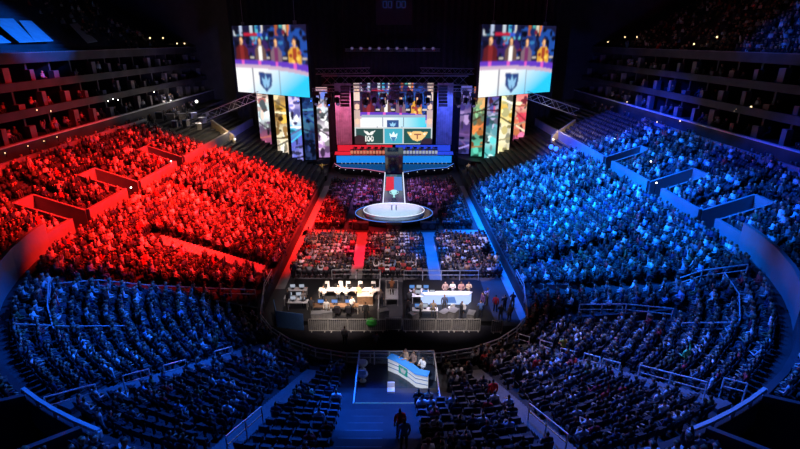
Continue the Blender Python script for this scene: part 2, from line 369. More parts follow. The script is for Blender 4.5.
def figure(p, u, v, k, coat, shirt, skin=(.95, .5, .25), hair=(.05, .02, .01)):
    p.poly([(u - .085 * k, v + .42), (u - .075 * k, v + .19), (u - .035 * k, v + .12), (u + .035 * k, v + .12), (u + .075 * k, v + .19), (u + .085 * k, v + .42)], coat)
    p.poly([(u - .022 * k, v + .13), (u + .022 * k, v + .13), (u + .028 * k, v + .42), (u - .028 * k, v + .42)], shirt)
    p.ell(u, v + .055, .027 * k, .06, hair); p.ell(u, v + .072, .019 * k, .05, skin); p.ell(u - .008 * k, v + .09, .011 * k, .035, tuple(c * .55 for c in skin))
def talk_show(nx, ny, emblem=True):
    p = Pic(nx, ny, (.012, .012, .05))
    p.ell(.9, .3, .12, .25, (.02, .1, .5)); p.ell(.62, .25, .1, .2, (.02, .06, .3)); p.ell(.3, .3, .2, .15, (.05, .02, .15))
    for u, c in ((.015, (.8, .9, 1)), (.055, (.1, .35, .6)), (.11, (.6, .7, .95)), (.26, (.7, .8, .9)), (.33, (.1, .6, .8)), (.40, (.9, .85, .8)), (.60, (.5, .12, .04)), (.66, (.1, .5, .5)), (.71, (.9, .8, .6)), (.76, (.9, .25, .05))):
        p.rect(u, 0, u + .042, .14, c)
    p.rect(.17, .11, .36, .15, (.7, .02, .06)); p.rect(.36, .11, .52, .16, (.05, .12, .8)); p.rect(.2, .16, .5, .2, (.15, .6, .8)); p.rect(.25, .2, .34, .26, (.1, .35, .8))
    p.rect(.2, .25, .3, .28, (.7, .05, .1))
    r = np.random.default_rng(5)
    for k in range(70):
        c = [(.005, .005, .02), (.02, .1, .45), (.01, .03, .16), (.25, .02, .05), (.05, .25, .6), (.004, .004, .012), (.3, .1, .03)][int(r.choice(7, p=[.34, .16, .22, .06, .05, .12, .05]))]
        p.ell(r.random(), r.uniform(0, .5), r.uniform(.008, .05), r.uniform(.01, .07), c)
    for u in (.06, .23, .45, .68, .93): p.rect(u, .45, u + .06, .48, (.8, .7, .6))
    p.a[p.v < .5] *= .7
    figure(p, .12, .15, 1.15, (.10, .01, .012), (.22, .02, .02)); figure(p, .385, .16, 1.0, (.13, .07, .06), (.9, .85, .8))
    figure(p, .60, .18, .95, (.2, .12, .16), (.18, .03, .12)); figure(p, .84, .18, 1.05, (.7, .35, .04), (.35, .05, .02))
    for du, dv, c in ((-.05, .24, (.3, .03, .02)), (.04, .28, (.9, .6, .1)), (.06, .2, (.4, .08, .02)), (-.02, .33, (.95, .55, .1))): p.ell(.84 + du, .18 + dv, .022, .03, c)
    bend = .08 * ((p.u - .3) / .7) ** 2 * (p.u > .3)
    p.put(p.v > .50 + bend * .6, (.12, .04, .5)); 
    for u in (.12, .36, .60, .84): p.put((abs(p.u - u) < .02) & (p.v > .5 + bend * .6), (.7, .1, .5))
    p.put(p.v > .565 + bend, (.55, .38, .52)); p.put(p.v > .62 + bend, (.86, .86, .88))
    m = p.v > .62 + bend; t = np.clip((p.u * .9 + p.v * .9 - .95) / .6, 0, 1)[..., None]
    p.a[m] = ((1 - t) * np.array((.86, .86, .86)) + t * np.array((.02, .55, .85)))[m]
    for u in (.25, .62): p.put((abs(p.u - u) < .006) & (p.v > .62 + bend), (.12, .12, .2))
    if emblem:
        p.poly([(.335, .67), (.52, .69), (.51, .86), (.43, .97), (.345, .86)], (.02, .05, .2))
        shield(p, .43, .81, .06, .11, (.25, .5, .75))
    return p
def shield(p, u, v, ru, rv, c):      # pointed crest with a cleft brow
    p.poly([(u - ru, v - rv * .6), (u - ru * .35, v - rv * .2), (u, v - rv), (u + ru * .35, v - rv * .2), (u + ru, v - rv * .6), (u + ru * .7, v + rv * .5), (u + ru * .2, v + rv), (u, v + rv * .35), (u - ru * .2, v + rv), (u - ru * .7, v + rv * .5)], c)
side_pic = talk_show(120, 76).soft(2).mesh('side_screen_picture', 17.4, 10.9)
def screen(nm, label, cat, cx, cy, z0, w, h, rz, me, depth=.5, cables=True, rim=.12, group=None):
    t = thing(nm, label, cat, (cx, cy, z0), rz, group)
    link('display', me, t, (0, -.02, 0))
    b = MB(); b.box((0, depth / 2 + .02, h / 2), (w + rim, depth, h + rim)); b.obj('cabinet', 'black', t)
    if cables:
        for k in (-.35, .35):
            b = MB(); b.box((k * w, depth / 2, h + .35), (.5, .3, .5)); b.bar((k * w, depth / 2, h + .6), (k * w, depth / 2, 37.8 - z0), .04, 6); b.obj('hanging_cable', 'truss_metal', t)
    return t
pL, qL = at(232.5, 24.5, Y=92), at(307, 97.5, Y=82)
for sd, l in ((-1, 'large hanging video screen on the left showing four hosts behind a white desk'), (1, 'large hanging video screen on the right showing four hosts behind a white desk')):
    screen('video_screen', l, 'screen', sd * 20.6, 87, 14.35, 17.4, 10.9, sd * math.radians(34.6), side_pic, group='side video screens')

# centre screen
p = Pic(120, 92, (.02, .03, .06)); s_ = talk_show(100, 92, False)
p.a[:66, 9:111] = s_.a[np.clip((np.arange(66) * 1.08 + 0).astype(int), 0, 91)][:, np.clip((np.arange(102) * .98).astype(int), 0, 99)]
p.rect(.09, .55, .91, .71, (.8, .83, .86)); mm = (p.v > .55) & (p.v < .71) & (p.u > .09) & (p.u < .91); t_ = np.clip((p.u - .45) / .4, 0, 1)[..., None]
p.a[mm] = ((1 - t_) * np.array((.78, .82, .86)) + t_ * np.array((.1, .62, .75)))[mm]
for u in (.36, .63): p.rect(u - .004, .5, u + .004, .71, (.1, .14, .25))
p.rect(.09, .51, .91, .55, (.3, .38, .5)); p.rect(.415, .60, .565, .72, (.03, .08, .25)); shield(p, .49, .67, .04, .04, (.3, .6, .85))
for u0, u1 in ((.0, .075), (.925, 1.0)):
    for v0, c in ((0, (.4, .3, .28)), (.14, (.75, .6, .5)), (.3, (.12, .08, .1)), (.44, (.55, .4, .35)), (.58, (.65, .5, .45))): p.rect(u0, v0, u1, v0 + .14, c)
    for v in (.12, .38, .62): p.ell((u0 + u1) / 2, v, .03, .05, (.8, .55, .4))
p.rect(0, .72, 1, 1, (.55, .6, .6)); p.rect(.02, .735, .37, .985, (.012, .07, .065)); p.rect(.385, .735, .615, .985, (.05, .38, .5)); p.rect(.63, .735, .985, .985, (.012, .08, .07))
p.ell(.06, .95, .1, .1, (.03, .015, .02)); p.ell(.95, .98, .1, .08, (.03, .015, .02))
# left crest: spread V wings over a numeral block
p.poly([(.11, .77), (.17, .79), (.19, .82), (.21, .79), (.27, .77), (.22, .85), (.16, .85)], (.8, .82, .78)); p.rect(.135, .86, .15, .955, (.8, .82, .78))
for u in (.178, .222): p.ell(u, .91, .02, .048, (.8, .82, .78)); p.ell(u, .91, .009, .026, (.012, .07, .065))
shield(p, .5, .86, .055, .085, (.75, .9, .95)); p.poly([(.46, .88), (.54, .88), (.5, .97)], (.05, .2, .4))
# right crest: gold spread wings round a bar
p.poly([(.67, .79), (.73, .80), (.77, .78), (.84, .78), (.88, .80), (.95, .79), (.91, .87), (.87, .93), (.81, .955), (.75, .93), (.71, .87)], (.85, .55, .2))
p.rect(.765, .83, .855, .85, (.3, .1, .05)); p.rect(.80, .83, .82, .91, (.3, .1, .05)); p.ell(.72, .83, .015, .02, (.95, .85, .6)); p.ell(.90, .83, .015, .02, (.95, .85, .6))
screen('video_screen', 'wide centre stage video screen with a white desk above three team crest panels', 'screen', -.1, 97, 3.95, 15.0, 11.5, 0, p.mesh('centre_screen_picture', 15.0, 11.5), cables=False)

# poster columns: tall LED banners, abstract colour artwork
PAL = {
 'L1': [(.35, .1, .08), (.8, .6, .5), (.6, .8, .8), (.75, .85, .85), (.1, .06, .12), (.35, .08, .16), (.1, .03, .1)],
 'L2': [(.75, .6, .35), (.35, .2, .08), (.85, .5, .08), (.3, .16, .05), (.8, .7, .45), (.95, .85, .6), (.7, .55, .4)],
 'L3': [(.1, .1, .4), (.7, .6, .85), (.15, .15, .5), (.75, .8, .95), (.05, .45, .7), (.1, .12, .5), (.25, .25, .7)],
 'L4': [(.01, .03, .15), (.02, .08, .25), (.01, .03, .12), (.06, .2, .35), (.01, .03, .1), (.02, .04, .16), (.015, .03, .1)],
 'L5': [(.7, .4, .4), (.1, .15, .5), (.7, .8, .9), (.08, .04, .12), (.85, .8, .85), (.8, .6, .8), (.4, .2, .5)],
 'R1': [(.08, .08, .35), (.25, .2, .55), (.05, .03, .18), (.3, .2, .4), (.06, .03, .15), (.12, .06, .2), (.04, .04, .2)],
 'R2': [(.6, .15, .05), (.75, .4, .15), (.2, .4, .2), (.08, .12, .08), (.6, .2, .05), (.1, .3, .2), (.1, .55, .4)],
 'R3': [(.5, .1, .2), (.06, .06, .25), (.4, .4, .6), (.02, .04, .12), (.1, .3, .35), (.5, .8, .8), (.1, .5, .5)],
 'R4': [(.8, .75, .6), (.7, .65, .3), (.85, .5, .06), (.9, .75, .3), (.95, .88, .65), (.9, .85, .6), (.8, .7, .35)],
 'R5': [(.7, .1, .12), (.8, .2, .2), (.85, .6, .4), (.6, .05, .08), (.8, .25, .1), (.7, .15, .3), (.3, .03, .15)]}
def art(key, seed):
    r = np.random.default_rng(seed); P = PAL[key]; p = Pic(18, 96, (0, 0, 0)); n = len(P)
    for k, c in enumerate(P): p.rect(0, k / n, 1, (k + 1) / n, c, P[min(k + 1, n - 1)], 'v')
    for k in range(34):
        v = r.random(); c = np.array(P[int(np.clip(v * n + r.normal() * .7, 0, n - 1))]) * r.choice([.12, .3, .7, 1.2, 1.5])
        p.ell(r.random(), v, r.uniform(.08, .36), r.uniform(.015, .075), np.clip(c, 0, 1))
    for k in range(5):
        v = r.random(); c = np.array(P[int(r.integers(n))]) * r.choice([.1, .5, 1.4]); a = r.uniform(-.14, .14)
        p.poly([(0, v), (1, v + a), (1, v + a + .03), (0, v + .02)], np.clip(c, 0, 1))
    return p.soft(1)
CX_ = {'L1': (267.6, 157, 'pale blue and dark red'), 'L2': (284, 159.5, 'gold and white'), 'L3': (298, 160.5, 'violet and white'), 'L4': (310.8, 159.5, 'dark navy'), 'L5': (324.6, 157, 'white and purple swirl'),
       'R1': (463.6, 153.5, 'dim violet'), 'R2': (476.2, 156, 'orange and green'), 'R3': (489.5, 159, 'dark blue and teal'), 'R4': (502.8, 158.5, 'yellow and white'), 'R5': (517.3, 153, 'red and pink')}
for n_, (k, (px, py, d)) in enumerate(CX_.items()):
    P = at(px, py, z=2.6); w = (10.6 if k not in ('L4', 'R1') else 10.2) * (P.y * CP + 20.4 * SP) / F
    sd = k[0]; t = thing('led_banner', 'tall LED banner column of %s artwork under the %s screen' % (d, 'left' if sd == 'L' else 'right'), 'banner', (P.x, P.y, 2.45), -math.atan2(P.x, P.y) * .6, 'LED banner columns beside the stage')
    hh = 12.6
    link('display', art(k, 20 + n_).mesh('banner_picture', w, hh, bow=.12), t, (0, -.06, .1))
    b = MB(); b.box((0, .4, hh / 2 + .05), (w + .1, .6, hh + .1)); b.obj('cabinet', 'black', t)
    b = MB(); b.box((0, .4, .03), (w + .5, 1.2, .06)); b.obj('base_plate', 'black', t)

# ------------------------------------------------------------------ stage
def dotted(b, pts, step, r=.06):
    for a, c in zip(pts, pts[1:]):
        a, c = Vector(a), Vector(c); n = max(1, int((c - a).length / step))
        for k in range(n): q = a.lerp(c, (k + .5) / n); b.box(q, (r * 2, r * 2, r * 2))
st = thing('main_stage', 'wide main stage with glowing cyan riser front below the centre video screen', 'stage', (0, 92, 0))
off = Vector((0, -92, 0))
def L(P): return [(x, y - 92) for x, y in P]
front = [(-11.2, 92.2), (-9.6, 89.0), (-5, 87.8), (-1.7, 85.6), (1.7, 85.6), (5, 87.8), (9.6, 89.0), (11.2, 92.2)]
b = MB(); b.prism(L(front + [(11.6, 99), (-11.6, 99)]), 0, 1.2); b.obj('lower_deck', 'stage_gloss', st)
b = MB(); b.prism(L([(-11.0, 92.4), (11.0, 92.4), (11.6, 99.2), (-11.6, 99.2)]), 1.2, 2.7); b.obj('riser', 'stage_gloss', st)
b = MB(); b.box((-6.2, .36, 1.98), (9.2, .06, 1.3)); b.obj('riser_screen', 'cyan_led', st); b = MB(); b.box((6.2, .36, 1.98), (9.2, .06, 1.3)); b.obj('riser_screen', 'cyan_led', st)
b = MB(); b.path([(x, y - 92.04, 1.22) for x, y in front[:4]], .05); b.obj('edge_light', 'line_pink', st)
b = MB(); b.path([(x, y - 92.04, 1.22) for x, y in front[4:]], .05); b.obj('edge_light', 'line_blue', st)
b = MB(); dotted(b, [(-10.2, .2, 1.3), (-1.8, .2, 1.3)], .75, .04); dotted(b, [(1.8, .2, 1.3), (10.2, .2, 1.3)], .75, .04); b.obj('footlights', 'line_white', st)
b = MB(); dotted(b, [(x, y - 92.2, .9) for x, y in front], 1.5, .045); b.obj('apron_lights', 'line_white', st)
b = MB(); b.box((-5.6, 4.0, 3.36), (10.6, .12, 1.15)); b.obj('back_strip', 'red_led', st, None); b = MB(); b.box((5.6, 4.0, 3.36), (10.6, .12, 1.15)); b.obj('back_strip', 'deep_blue_led', st)
b = MB(); b.face([(-11.2, .9, 2.72), (-8.2, .9, 2.72), (-7.6, 3.8, 2.72), (-11.4, 3.8, 2.72)]); b.obj('floor_panel', 'red_led', st); b = MB(); b.face([(8.2, .9, 2.72), (11.2, .9, 2.72), (11.4, 3.8, 2.72), (7.6, 3.8, 2.72)]); b.obj('floor_panel', 'deep_blue_led', st)  # glowing faces in place of red and blue light falling on the riser floor
b = MB(); b.quadbox([(-1.5, -7.4, 1.2), (1.5, -7.4, 1.2), (1.75, 1.6, 1.2), (-1.75, 1.6, 1.2), (-1.5, -7.4, 1.35), (1.5, -7.4, 1.35), (1.75, 1.6, 4.0), (-1.75, 1.6, 4.0)]); b.obj('centre_ramp', 'deck_gloss', st)
for sd in (-1, 1):
    b = MB(); b.prism(L([(sd * 12, 92), (sd * 14, 89), (sd * 19, 86.8), (sd * 24, 87.5), (sd * 27, 91), (sd * 27, 97), (sd * 12, 97)]), 0, 2.4); b.obj('side_riser', 'black', st)
# scrims either side of the centre screen
for sd, l in ((-1, 'pink lit cloth scrim standing left of the centre video screen'), (1, 'blue lit cloth scrim standing right of the centre video screen')):
    b = MB(); n = 14; x0 = sd * 9.6 - 1.5
    for k in range(n):
        xa, xb = x0 + 3 * k / n, x0 + 3 * (k + 1) / n; ya, yb = 96.2 + .06 * (k % 2), 96.2 + .06 * ((k + 1) % 2)
        b.quadbox([(xa, ya, 4), (xb, yb, 4), (xb, yb + .05, 4), (xa, ya + .05, 4), (xa, ya, 15.5), (xb, yb, 15.5), (xb, yb + .05, 15.5), (xa, ya + .05, 15.5)])
    tag(b.obj('scrim', 'scrim'), l, 'scrim', 'scrims beside the centre screen')
# thrust
th = thing('thrust_stage', 'white lit round platform at the end of a catwalk among the floor seats', 'stage', (0, 64.9, 0))
b = MB(); b.lathe((0, 0, 0), [(1, 0), (1, 1.2)], 64, sx=4.15, sy=3.1); b.obj('round_platform', 'circle_top', th)
b = MB(); b.lathe((0, 0, 0), [(.96, 0), (1, .3), (1, .78)], 64, sx=5.3, sy=4.0); b.obj('lower_step', 'stage_gloss', th)
b = MB(); b.path([(5.28 * math.cos(t), 3.98 * math.sin(t), .82) for t in [2 * PI * k / 64 for k in range(65)]], .05); b.obj('step_light', 'line_blue', th)
b = MB(); b.path([(4.15 * math.cos(t), 3.1 * math.sin(t), 1.22) for t in [2 * PI * k / 64 for k in range(65)]], .05); b.obj('rim_light', 'line_white', th)
b = MB(); b.box((0, 11.6, .6), (3.1, 17.8, 1.19)); b.obj('catwalk', 'stage_gloss', th)
for sd in (-1, 1):
    b = MB(); b.bar((sd * 1.56, 2.7, 1.22), (sd * 1.56, 20.5, 1.22), .09); b.obj('edge_light', 'line_white', th)
    b = MB(); b.box((sd * .66, 13.4, 1.205), (1.28, 8.2, .03)); b.obj('floor_screen', 'red_led' if sd < 0 else 'screen_blue', th)
b = MB()
for k in range(2): b.box((-.3 + .6 * k, .9, 1.215), (.14, 2.2, .03))
b.obj('floor_stripes', 'black', th)
tr = thing('trophy', 'small glowing pale teal trophy on the catwalk just behind the round platform', 'trophy', (0, 68.9, 1.2))
b = MB(); b.lathe((0, 0, 0), [(.5, 0), (.5, .1), (.35, .15), (.35, .7)], 16); b.obj('pedestal', 'stage_gloss', tr)
b = MB(); b.lathe((0, 0, .7), [(.22, 0), (.12, .1), (.1, .3), (.3, .5), (.48, .85), (.5, 1.15), (.42, 1.15), (.3, .7)], 16); b.obj('cup', 'trophy_glow', tr)
b = MB()
for sd in (-1, 1): b.path([(sd * .45, 0, 1.75), (sd * .72, 0, 1.7), (sd * .72, 0, 1.4), (sd * .28, 0, 1.2)], .05)
b.obj('handles', 'trophy_glow', tr); tr.scale = (.85, .85, .85)
for k, (x, l) in enumerate(((-4.3, 'black subwoofer on the floor at the left foot of the round platform'), (0, 'black subwoofer on the floor directly below the round platform'), (4.4, 'black subwoofer on the floor at the right foot of the round platform'))):
    t = thing('subwoofer', l, 'speaker', (x, 60.1 + .25 * abs(x) * .5, 0), 0, 'subwoofers below the round platform')
    b = MB(); b.box((0, 0, .5), (2.0, .9, .95)); b.obj('cabinet', 'dark_paint', t)
    for s2 in (-.5, .5):
        b = MB(); b.lathe((0, 0, 0), [(.36, 0), (.36, .05), (.12, .02)], 14); o = b.obj('cone', 'concrete', t, (s2, -.46, .5)); o.rotation_euler.x = PI / 2
# trusses
def truss(name, label, p, q, w=.9, parts=True, m='truss_metal', group=None):
    p, q = Vector(p), Vector(q); d = (q - p); Lh = d.length; d.normalize(); a = Vector((0, 0, 1)); s2 = d.cross(a).normalized(); a = s2.cross(d)
    t = thing(name, label, 'truss', p, 0, group); C = [(s2 * i + a * j) * w / 2 for i, j in ((-1, -1), (1, -1), (1, 1), (-1, 1))]
    b = MB()
    for c in C: b.bar(c, c + d * Lh, .07)
    b.obj('chords', m, t); b = MB(); n = max(2, int(Lh / w))
    for k in range(n):
        for i in range(4):
            u, v = C[i], C[(i + 1) % 4]
            if k % 2: u, v = v, u
            b.bar(u + d * Lh * k / n, v + d * Lh * (k + 1) / n, .035)
    b.obj('lacing', m, t); return t
Yt = 88
truss('lighting_truss', 'long horizontal lighting truss hung across the front of the stage', at(322, 80.5, Y=Yt), at(468, 80.5, Y=Yt), 1.5)
truss('lighting_truss', 'short upper truss piece above the left part of the front truss', at(316, 71.5, Y=Yt + 2), at(370, 70.5, Y=Yt + 2), .9)
truss('lighting_truss', 'short upper truss piece above the right part of the front truss', at(420, 70.5, Y=Yt + 2), at(474, 71.5, Y=Yt + 2), .9)
truss('lighting_truss', 'thin lower lamp truss just under the front truss', at(310, 90, Y=Yt - 1), at(478, 90, Y=Yt - 1), .5)
truss('lighting_truss', 'sloping blue lit truss running down left from the left video screen', at(205, 117, Y=88), at(259, 95, Y=88), 1.2)
truss('lighting_truss', 'sloping blue lit truss running down right from the right video screen', at(527, 95, Y=88), at(577, 112, Y=88), 1.2)
# moving head lamps hanging under the lower truss
mv = None; xs_ = [316, 328, 337, 366, 374, 383, 392, 401, 410, 419, 428, 458, 466, 474]
for k, px in enumerate(xs_):
    P = at(px, 92 + 2 * (k % 2), Y=Yt - 1); l = '%s moving head lamp from the left hanging under the front truss' % ordn(k + 1)
    if mv is None:
        mv = thing('moving_head_lamp', l, 'stage lamp', P, 0, 'moving head lamps on the front truss')
        b = MB(); b.box((0, 0, -.1), (.6, .45, .35)); b.obj('base', 'black', mv)
        b = MB(); b.box((-.33, 0, -.6), (.09, .2, .8)); b.box((.33, 0, -.6), (.09, .2, .8)); b.box((0, 0, -.29), (.75, .2, .08)); b.quadbox([(-.34, -.03, -.7), (.34, -.03, -.7), (.34, .03, -.7), (-.34, .03, -.7), (-.34, -.03, -.64), (.34, -.03, -.64), (.34, .03, -.64), (-.34, .03, -.64)]); b.obj('yoke', 'black', mv)
        b = MB(); b.bar((0, .22, -.7), (0, -.3, -1.15), .26, 10, w2=.2); hd = b.obj('head', 'black', mv)
        b = MB(); b.bar((0, -.31, -1.155), (0, -.34, -1.18), .17, 10); b.obj('lens', 'lens_dim', hd); mv.scale = (1.7, 1.7, 1.7)
    else: dup(mv, P, .3 * (k % 3 - 1), l)
for px, l, nb in ((345, 'black line array of loudspeakers hanging left in front of the pink scrim', 6), (395, 'short black line array of loudspeakers hanging at the centre of the front truss', 4), (443, 'black line array of loudspeakers hanging right in front of the blue scrim', 6)):
    P = at(px, 87, Y=Yt - 2.2); t = thing('line_array', l, 'speaker', P, 0, 'hanging line arrays')
    b = MB(); b.box((0, 0, .1), (1.5, .7, .14)); b.bar((0, 0, .1), (0, 0, 37.8 - P.z), .04); b.obj('rigging_frame', 'black', t)
    for k in range(nb):
        z = -.25 - .52 * k; y = -.012 * k * k * 3
        b = MB(); b.quadbox([(-.75, y - .3, z - .22), (.75, y - .3, z - .22), (.6, y + .4, z - .18), (-.6, y + .4, z - .18), (-.75, y - .35, z + .24), (.75, y - .35, z + .24), (.6, y + .4, z + .2), (-.6, y + .4, z + .2)])
        b.obj('speaker_box', 'black', t)
# dim lamps in a row on the drape, small hanging scoreboard
lp = truss('lighting_truss', 'dim upper pipe truss with a row of lamps high before the drape', at(345, 50, Y=98), at(440, 50, Y=98), .4)
for k, px in enumerate((352, 361, 370, 379, 388, 397, 406, 424, 433)):
    P = at(px, 48.3, Y=97.6); t = thing('par_lamp', '%s dim round lamp from the left in the row high before the drape' % ordn(k + 1), 'stage lamp', P, 0, 'dim lamps before the drape')
    b = MB(); b.bar((0, .5, .25), (0, 0, 0), .22, 10, w2=.32); b.obj('housing', 'black', t); b = MB(); b.bar((0, -.01, -.005), (0, -.04, -.02), .27, 10); b.obj('lens', 'lens_dim', t)
P = at(394, 21, Y=96); t = thing('scoreboard', 'small dark hanging scoreboard with dim blue digits at top centre', 'scoreboard', P)
b = MB(); b.box((0, .3, 2.0), (6.4, .5, 5.2)); b.bar((-2, .3, 4.5), (-2, .3, 37.8 - P.z), .05); b.bar((2, .3, 4.5), (2, .3, 37.8 - P.z), .05); b.obj('cabinet', 'black', t)
b = MB()
SEG = {'0': 'abcdef'}
def digit(b, x, z, w, h):
    for p_, q_ in (((0, 0), (0, h)), ((w, 0), (w, h)), ((0, 0), (w, 0)), ((0, h), (w, h))): b.bar((x + p_[0], .02, z + p_[1]), (x + q_[0], .02, z + q_[1]), .1)
for x in (-1.9, -1.0, .5, 1.4): digit(b, x, 2.2, .6, 1.0)
b.obj('digits', mat('digit_blue', (.02,) * 3, emit=(.02, .06, .3), es=.22).name, t)
# ------------------------------------------------------------------ people
def body(name, J, E, sub):
    # J: name -> (pos, radius), E: (a, b, tag); one skinned, continuous surface; tags 0 skin 1 hair 2 shirt 3 trousers
    nm = list(J); me = bpy.data.meshes.new(name); me.from_pydata([J[k][0] for k in nm], [(nm.index(a), nm.index(b_)) for a, b_, _ in E], [])
    o = bpy.data.objects.new(name, me); COL.objects.link(o); md = o.modifiers.new('s', 'SKIN'); md.use_smooth_shade = True
    for k, v in zip(nm, me.skin_vertices[0].data): r = J[k][1]; v.radius = (r, r) if not isinstance(r, tuple) else r; v.use_root = (k == 'pelvis')
    if sub: o.modifiers.new('d', 'SUBSURF').levels = sub
    bpy.context.view_layer.update()
    ev = o.evaluated_get(bpy.context.evaluated_depsgraph_get()); m2 = bpy.data.meshes.new_from_object(ev)
    bpy.data.objects.remove(o); m2.name = name
    n = len(m2.vertices); co_ = np.zeros(n * 3, np.float32); m2.vertices.foreach_get('co', co_); co_ = co_.reshape(-1, 3)
    tg = np.zeros(len(m2.polygons), np.int32); hp = np.array(J['head'][0])
    for p_ in m2.polygons:
        c = np.array(p_.center); best = 9; bt = 2
        for a, b_, t in E:
            A, B = np.array(J[a][0]), np.array(J[b_][0]); d = B - A; u = np.clip(np.dot(c - A, d) / max(1e-9, np.dot(d, d)), 0, 1)
            ds = np.linalg.norm(c - A - u * d) - (J[a][1] if not isinstance(J[a][1], tuple) else J[a][1][0]) * (1 - u) - (J[b_][1] if not isinstance(J[b_][1], tuple) else J[b_][1][0]) * u
            if ds < best: best, bt = ds, t
        if bt == 0 and c[2] > hp[2] - .06 and (c[2] > hp[2] + .05 or c[1] < hp[1] - .01) and np.linalg.norm(c - hp) < .2: bt = 1
        tg[p_.index] = bt
    m2.materials.clear()
    for k in ('skin', 'hair', 'shirt', 'trousers'): m2.materials.append(M[k])
    m2.polygons.foreach_set('material_index', tg); m2.update()
    return m2
def pose(stand=False, arms='lap', hi=True, lean=0.0):
    J = {}; E = []
    z = .93 if stand else .50
    J['pelvis'] = ((0, 0, z), .15); J['waist'] = ((0, lean * .3, z + .2), .135); J['chest'] = ((0, lean * .8, z + .4), .16); J['neck'] = ((0, lean, z + .56), .06)
    J['head0'] = ((0, lean + .01, z + .64), .075); J['head'] = ((0, lean + .02, z + .74), .105); J['crown'] = ((0, lean + .01, z + .83), .065)
    E += [('pelvis', 'waist', 2), ('waist', 'chest', 2), ('chest', 'neck', 2), ('neck', 'head0', 0), ('head0', 'head', 0), ('head', 'crown', 0)]
    if hi: J['nose'] = ((0, lean + .135, z + .70), .018); E.append(('head', 'nose', 0))
    for s, sd in (('l', -1), ('r', 1)):
        if stand: pts = [((sd * .1, 0, .9), .1), ((sd * .12, .03, .5), .072), ((sd * .13, 0, .09), .048), ((sd * .14, .15, .04), .042)]
        else: pts = [((sd * .1, .02, .49), .1), ((sd * .14, .42, .5), .075), ((sd * .13, .44, .1), .05), ((sd * .13, .58, .045), .042)]
        pv = 'pelvis'
        for k, (P, r) in enumerate(pts): J[s + 'l%d' % k] = (P, r); E.append((pv, s + 'l%d' % k, 3)); pv = s + 'l%d' % k
        sh = Vector((sd * .2, lean * .8, z + .47)); up = arms == 'up' or (arms == 'one' and sd > 0)
        if up: el, ha = sh + Vector((sd * .1, .08, .22)), sh + Vector((sd * .04, .12, .5))
        elif arms == 'spread': el, ha = sh + Vector((sd * .3, .02, .02)), sh + Vector((sd * .58, .05, .12))
        elif arms == 'clap': el, ha = sh + Vector((sd * .06, .12, -.25)), sh + Vector((-sd * .12, .33, -.12))
        elif arms == 'desk': el, ha = sh + Vector((sd * .08, .1, -.28)), sh + Vector((-sd * .03, .38, -.26))
        elif arms == 'side': el, ha = sh + Vector((sd * .06, -.02, -.3)), sh + Vector((sd * .05, .06, -.56))
        else: el, ha = sh + Vector((sd * .05, .02, -.28)), sh + Vector((-sd * .08, .3, -.34))
        wr = el.lerp(ha, .9); hd = el.lerp(ha, 1.14)
        for k, P, r, t in (('s', sh, .075, 2), ('e', el, .055, 2), ('w', wr, .036, 2), ('h', hd, .038, 0)): J[s + k] = (tuple(P), r)
        E += [('chest', s + 's', 2), (s + 's', s + 'e', 2), (s + 'e', s + 'w', 2), (s + 'w', s + 'h', 0)]
        if hi:
            d = (hd - el).normalized(); sd_ = d.cross(Vector((0, 0, 1))); sd_ = sd_.normalized() if sd_.length > .1 else Vector((1, 0, 0)); cu = sd_.cross(d)
            for k, (o_, ln) in enumerate(((-.03, .06), (-.01, .075), (.01, .07), (.03, .055))):
                a = hd + d * .03 + sd_ * o_; b_ = a + d * ln * .6 - cu * .012; c = b_ + d * ln * .35 - cu * .03
                for q, P in enumerate((a, b_, c)): J[s + 'f%d%d' % (k, q)] = (tuple(P), .009)
                E += [(s + 'h', s + 'f%d0' % k, 0), (s + 'f%d0' % k, s + 'f%d1' % k, 0), (s + 'f%d1' % k, s + 'f%d2' % k, 0)]
            a = hd - sd_ * .045 * sd; b_ = a + d * .04 - sd_ * .015 * sd
            J[s + 't0'] = (tuple(a), .01); J[s + 't1'] = (tuple(b_), .009); E += [(s + 'h', s + 't0', 0), (s + 't0', s + 't1', 0)]
    return J, E
SIT = [body('seated_' + a, *pose(False, a), 1) for a in ('lap', 'clap', 'desk', 'one', 'side')]
STD = {a: body('standing_' + a, *pose(True, a), 1) for a in ('side', 'clap', 'desk', 'spread', 'one')}
LOW = [body('low_' + a, *pose(False, a, False, ln), 0) for a, ln in (('lap', .05), ('clap', .02), ('up', 0), ('one', 0), ('lap', -.06))] + [body('low_stand', *pose(True, 'side', False), 0)]
TOPS = [('black', (.010, .010, .012), .42), ('dark blue', (.02, .035, .09), .14), ('charcoal', (.04, .04, .045), .12), ('mid grey', (.2, .2, .21), .12), ('pale grey', (.55, .55, .57), .08), ('white', (.85, .85, .86), .13), ('red', (.6, .03, .03), .04), ('light blue', (.3, .45, .7), .03), ('olive', (.12, .13, .05), .03)]
TW = np.array([t[2] for t in TOPS]); TW /= TW.sum()
def person(name, label, X, Y, Z, rz, me, top=(.05, .05, .05), group=None, sc_=1):
    o = link(name, me, None, (X, Y, Z), rz); o.color = (*top, 1); o.scale = (sc_,) * 3; return tag(o, label, 'person', group)

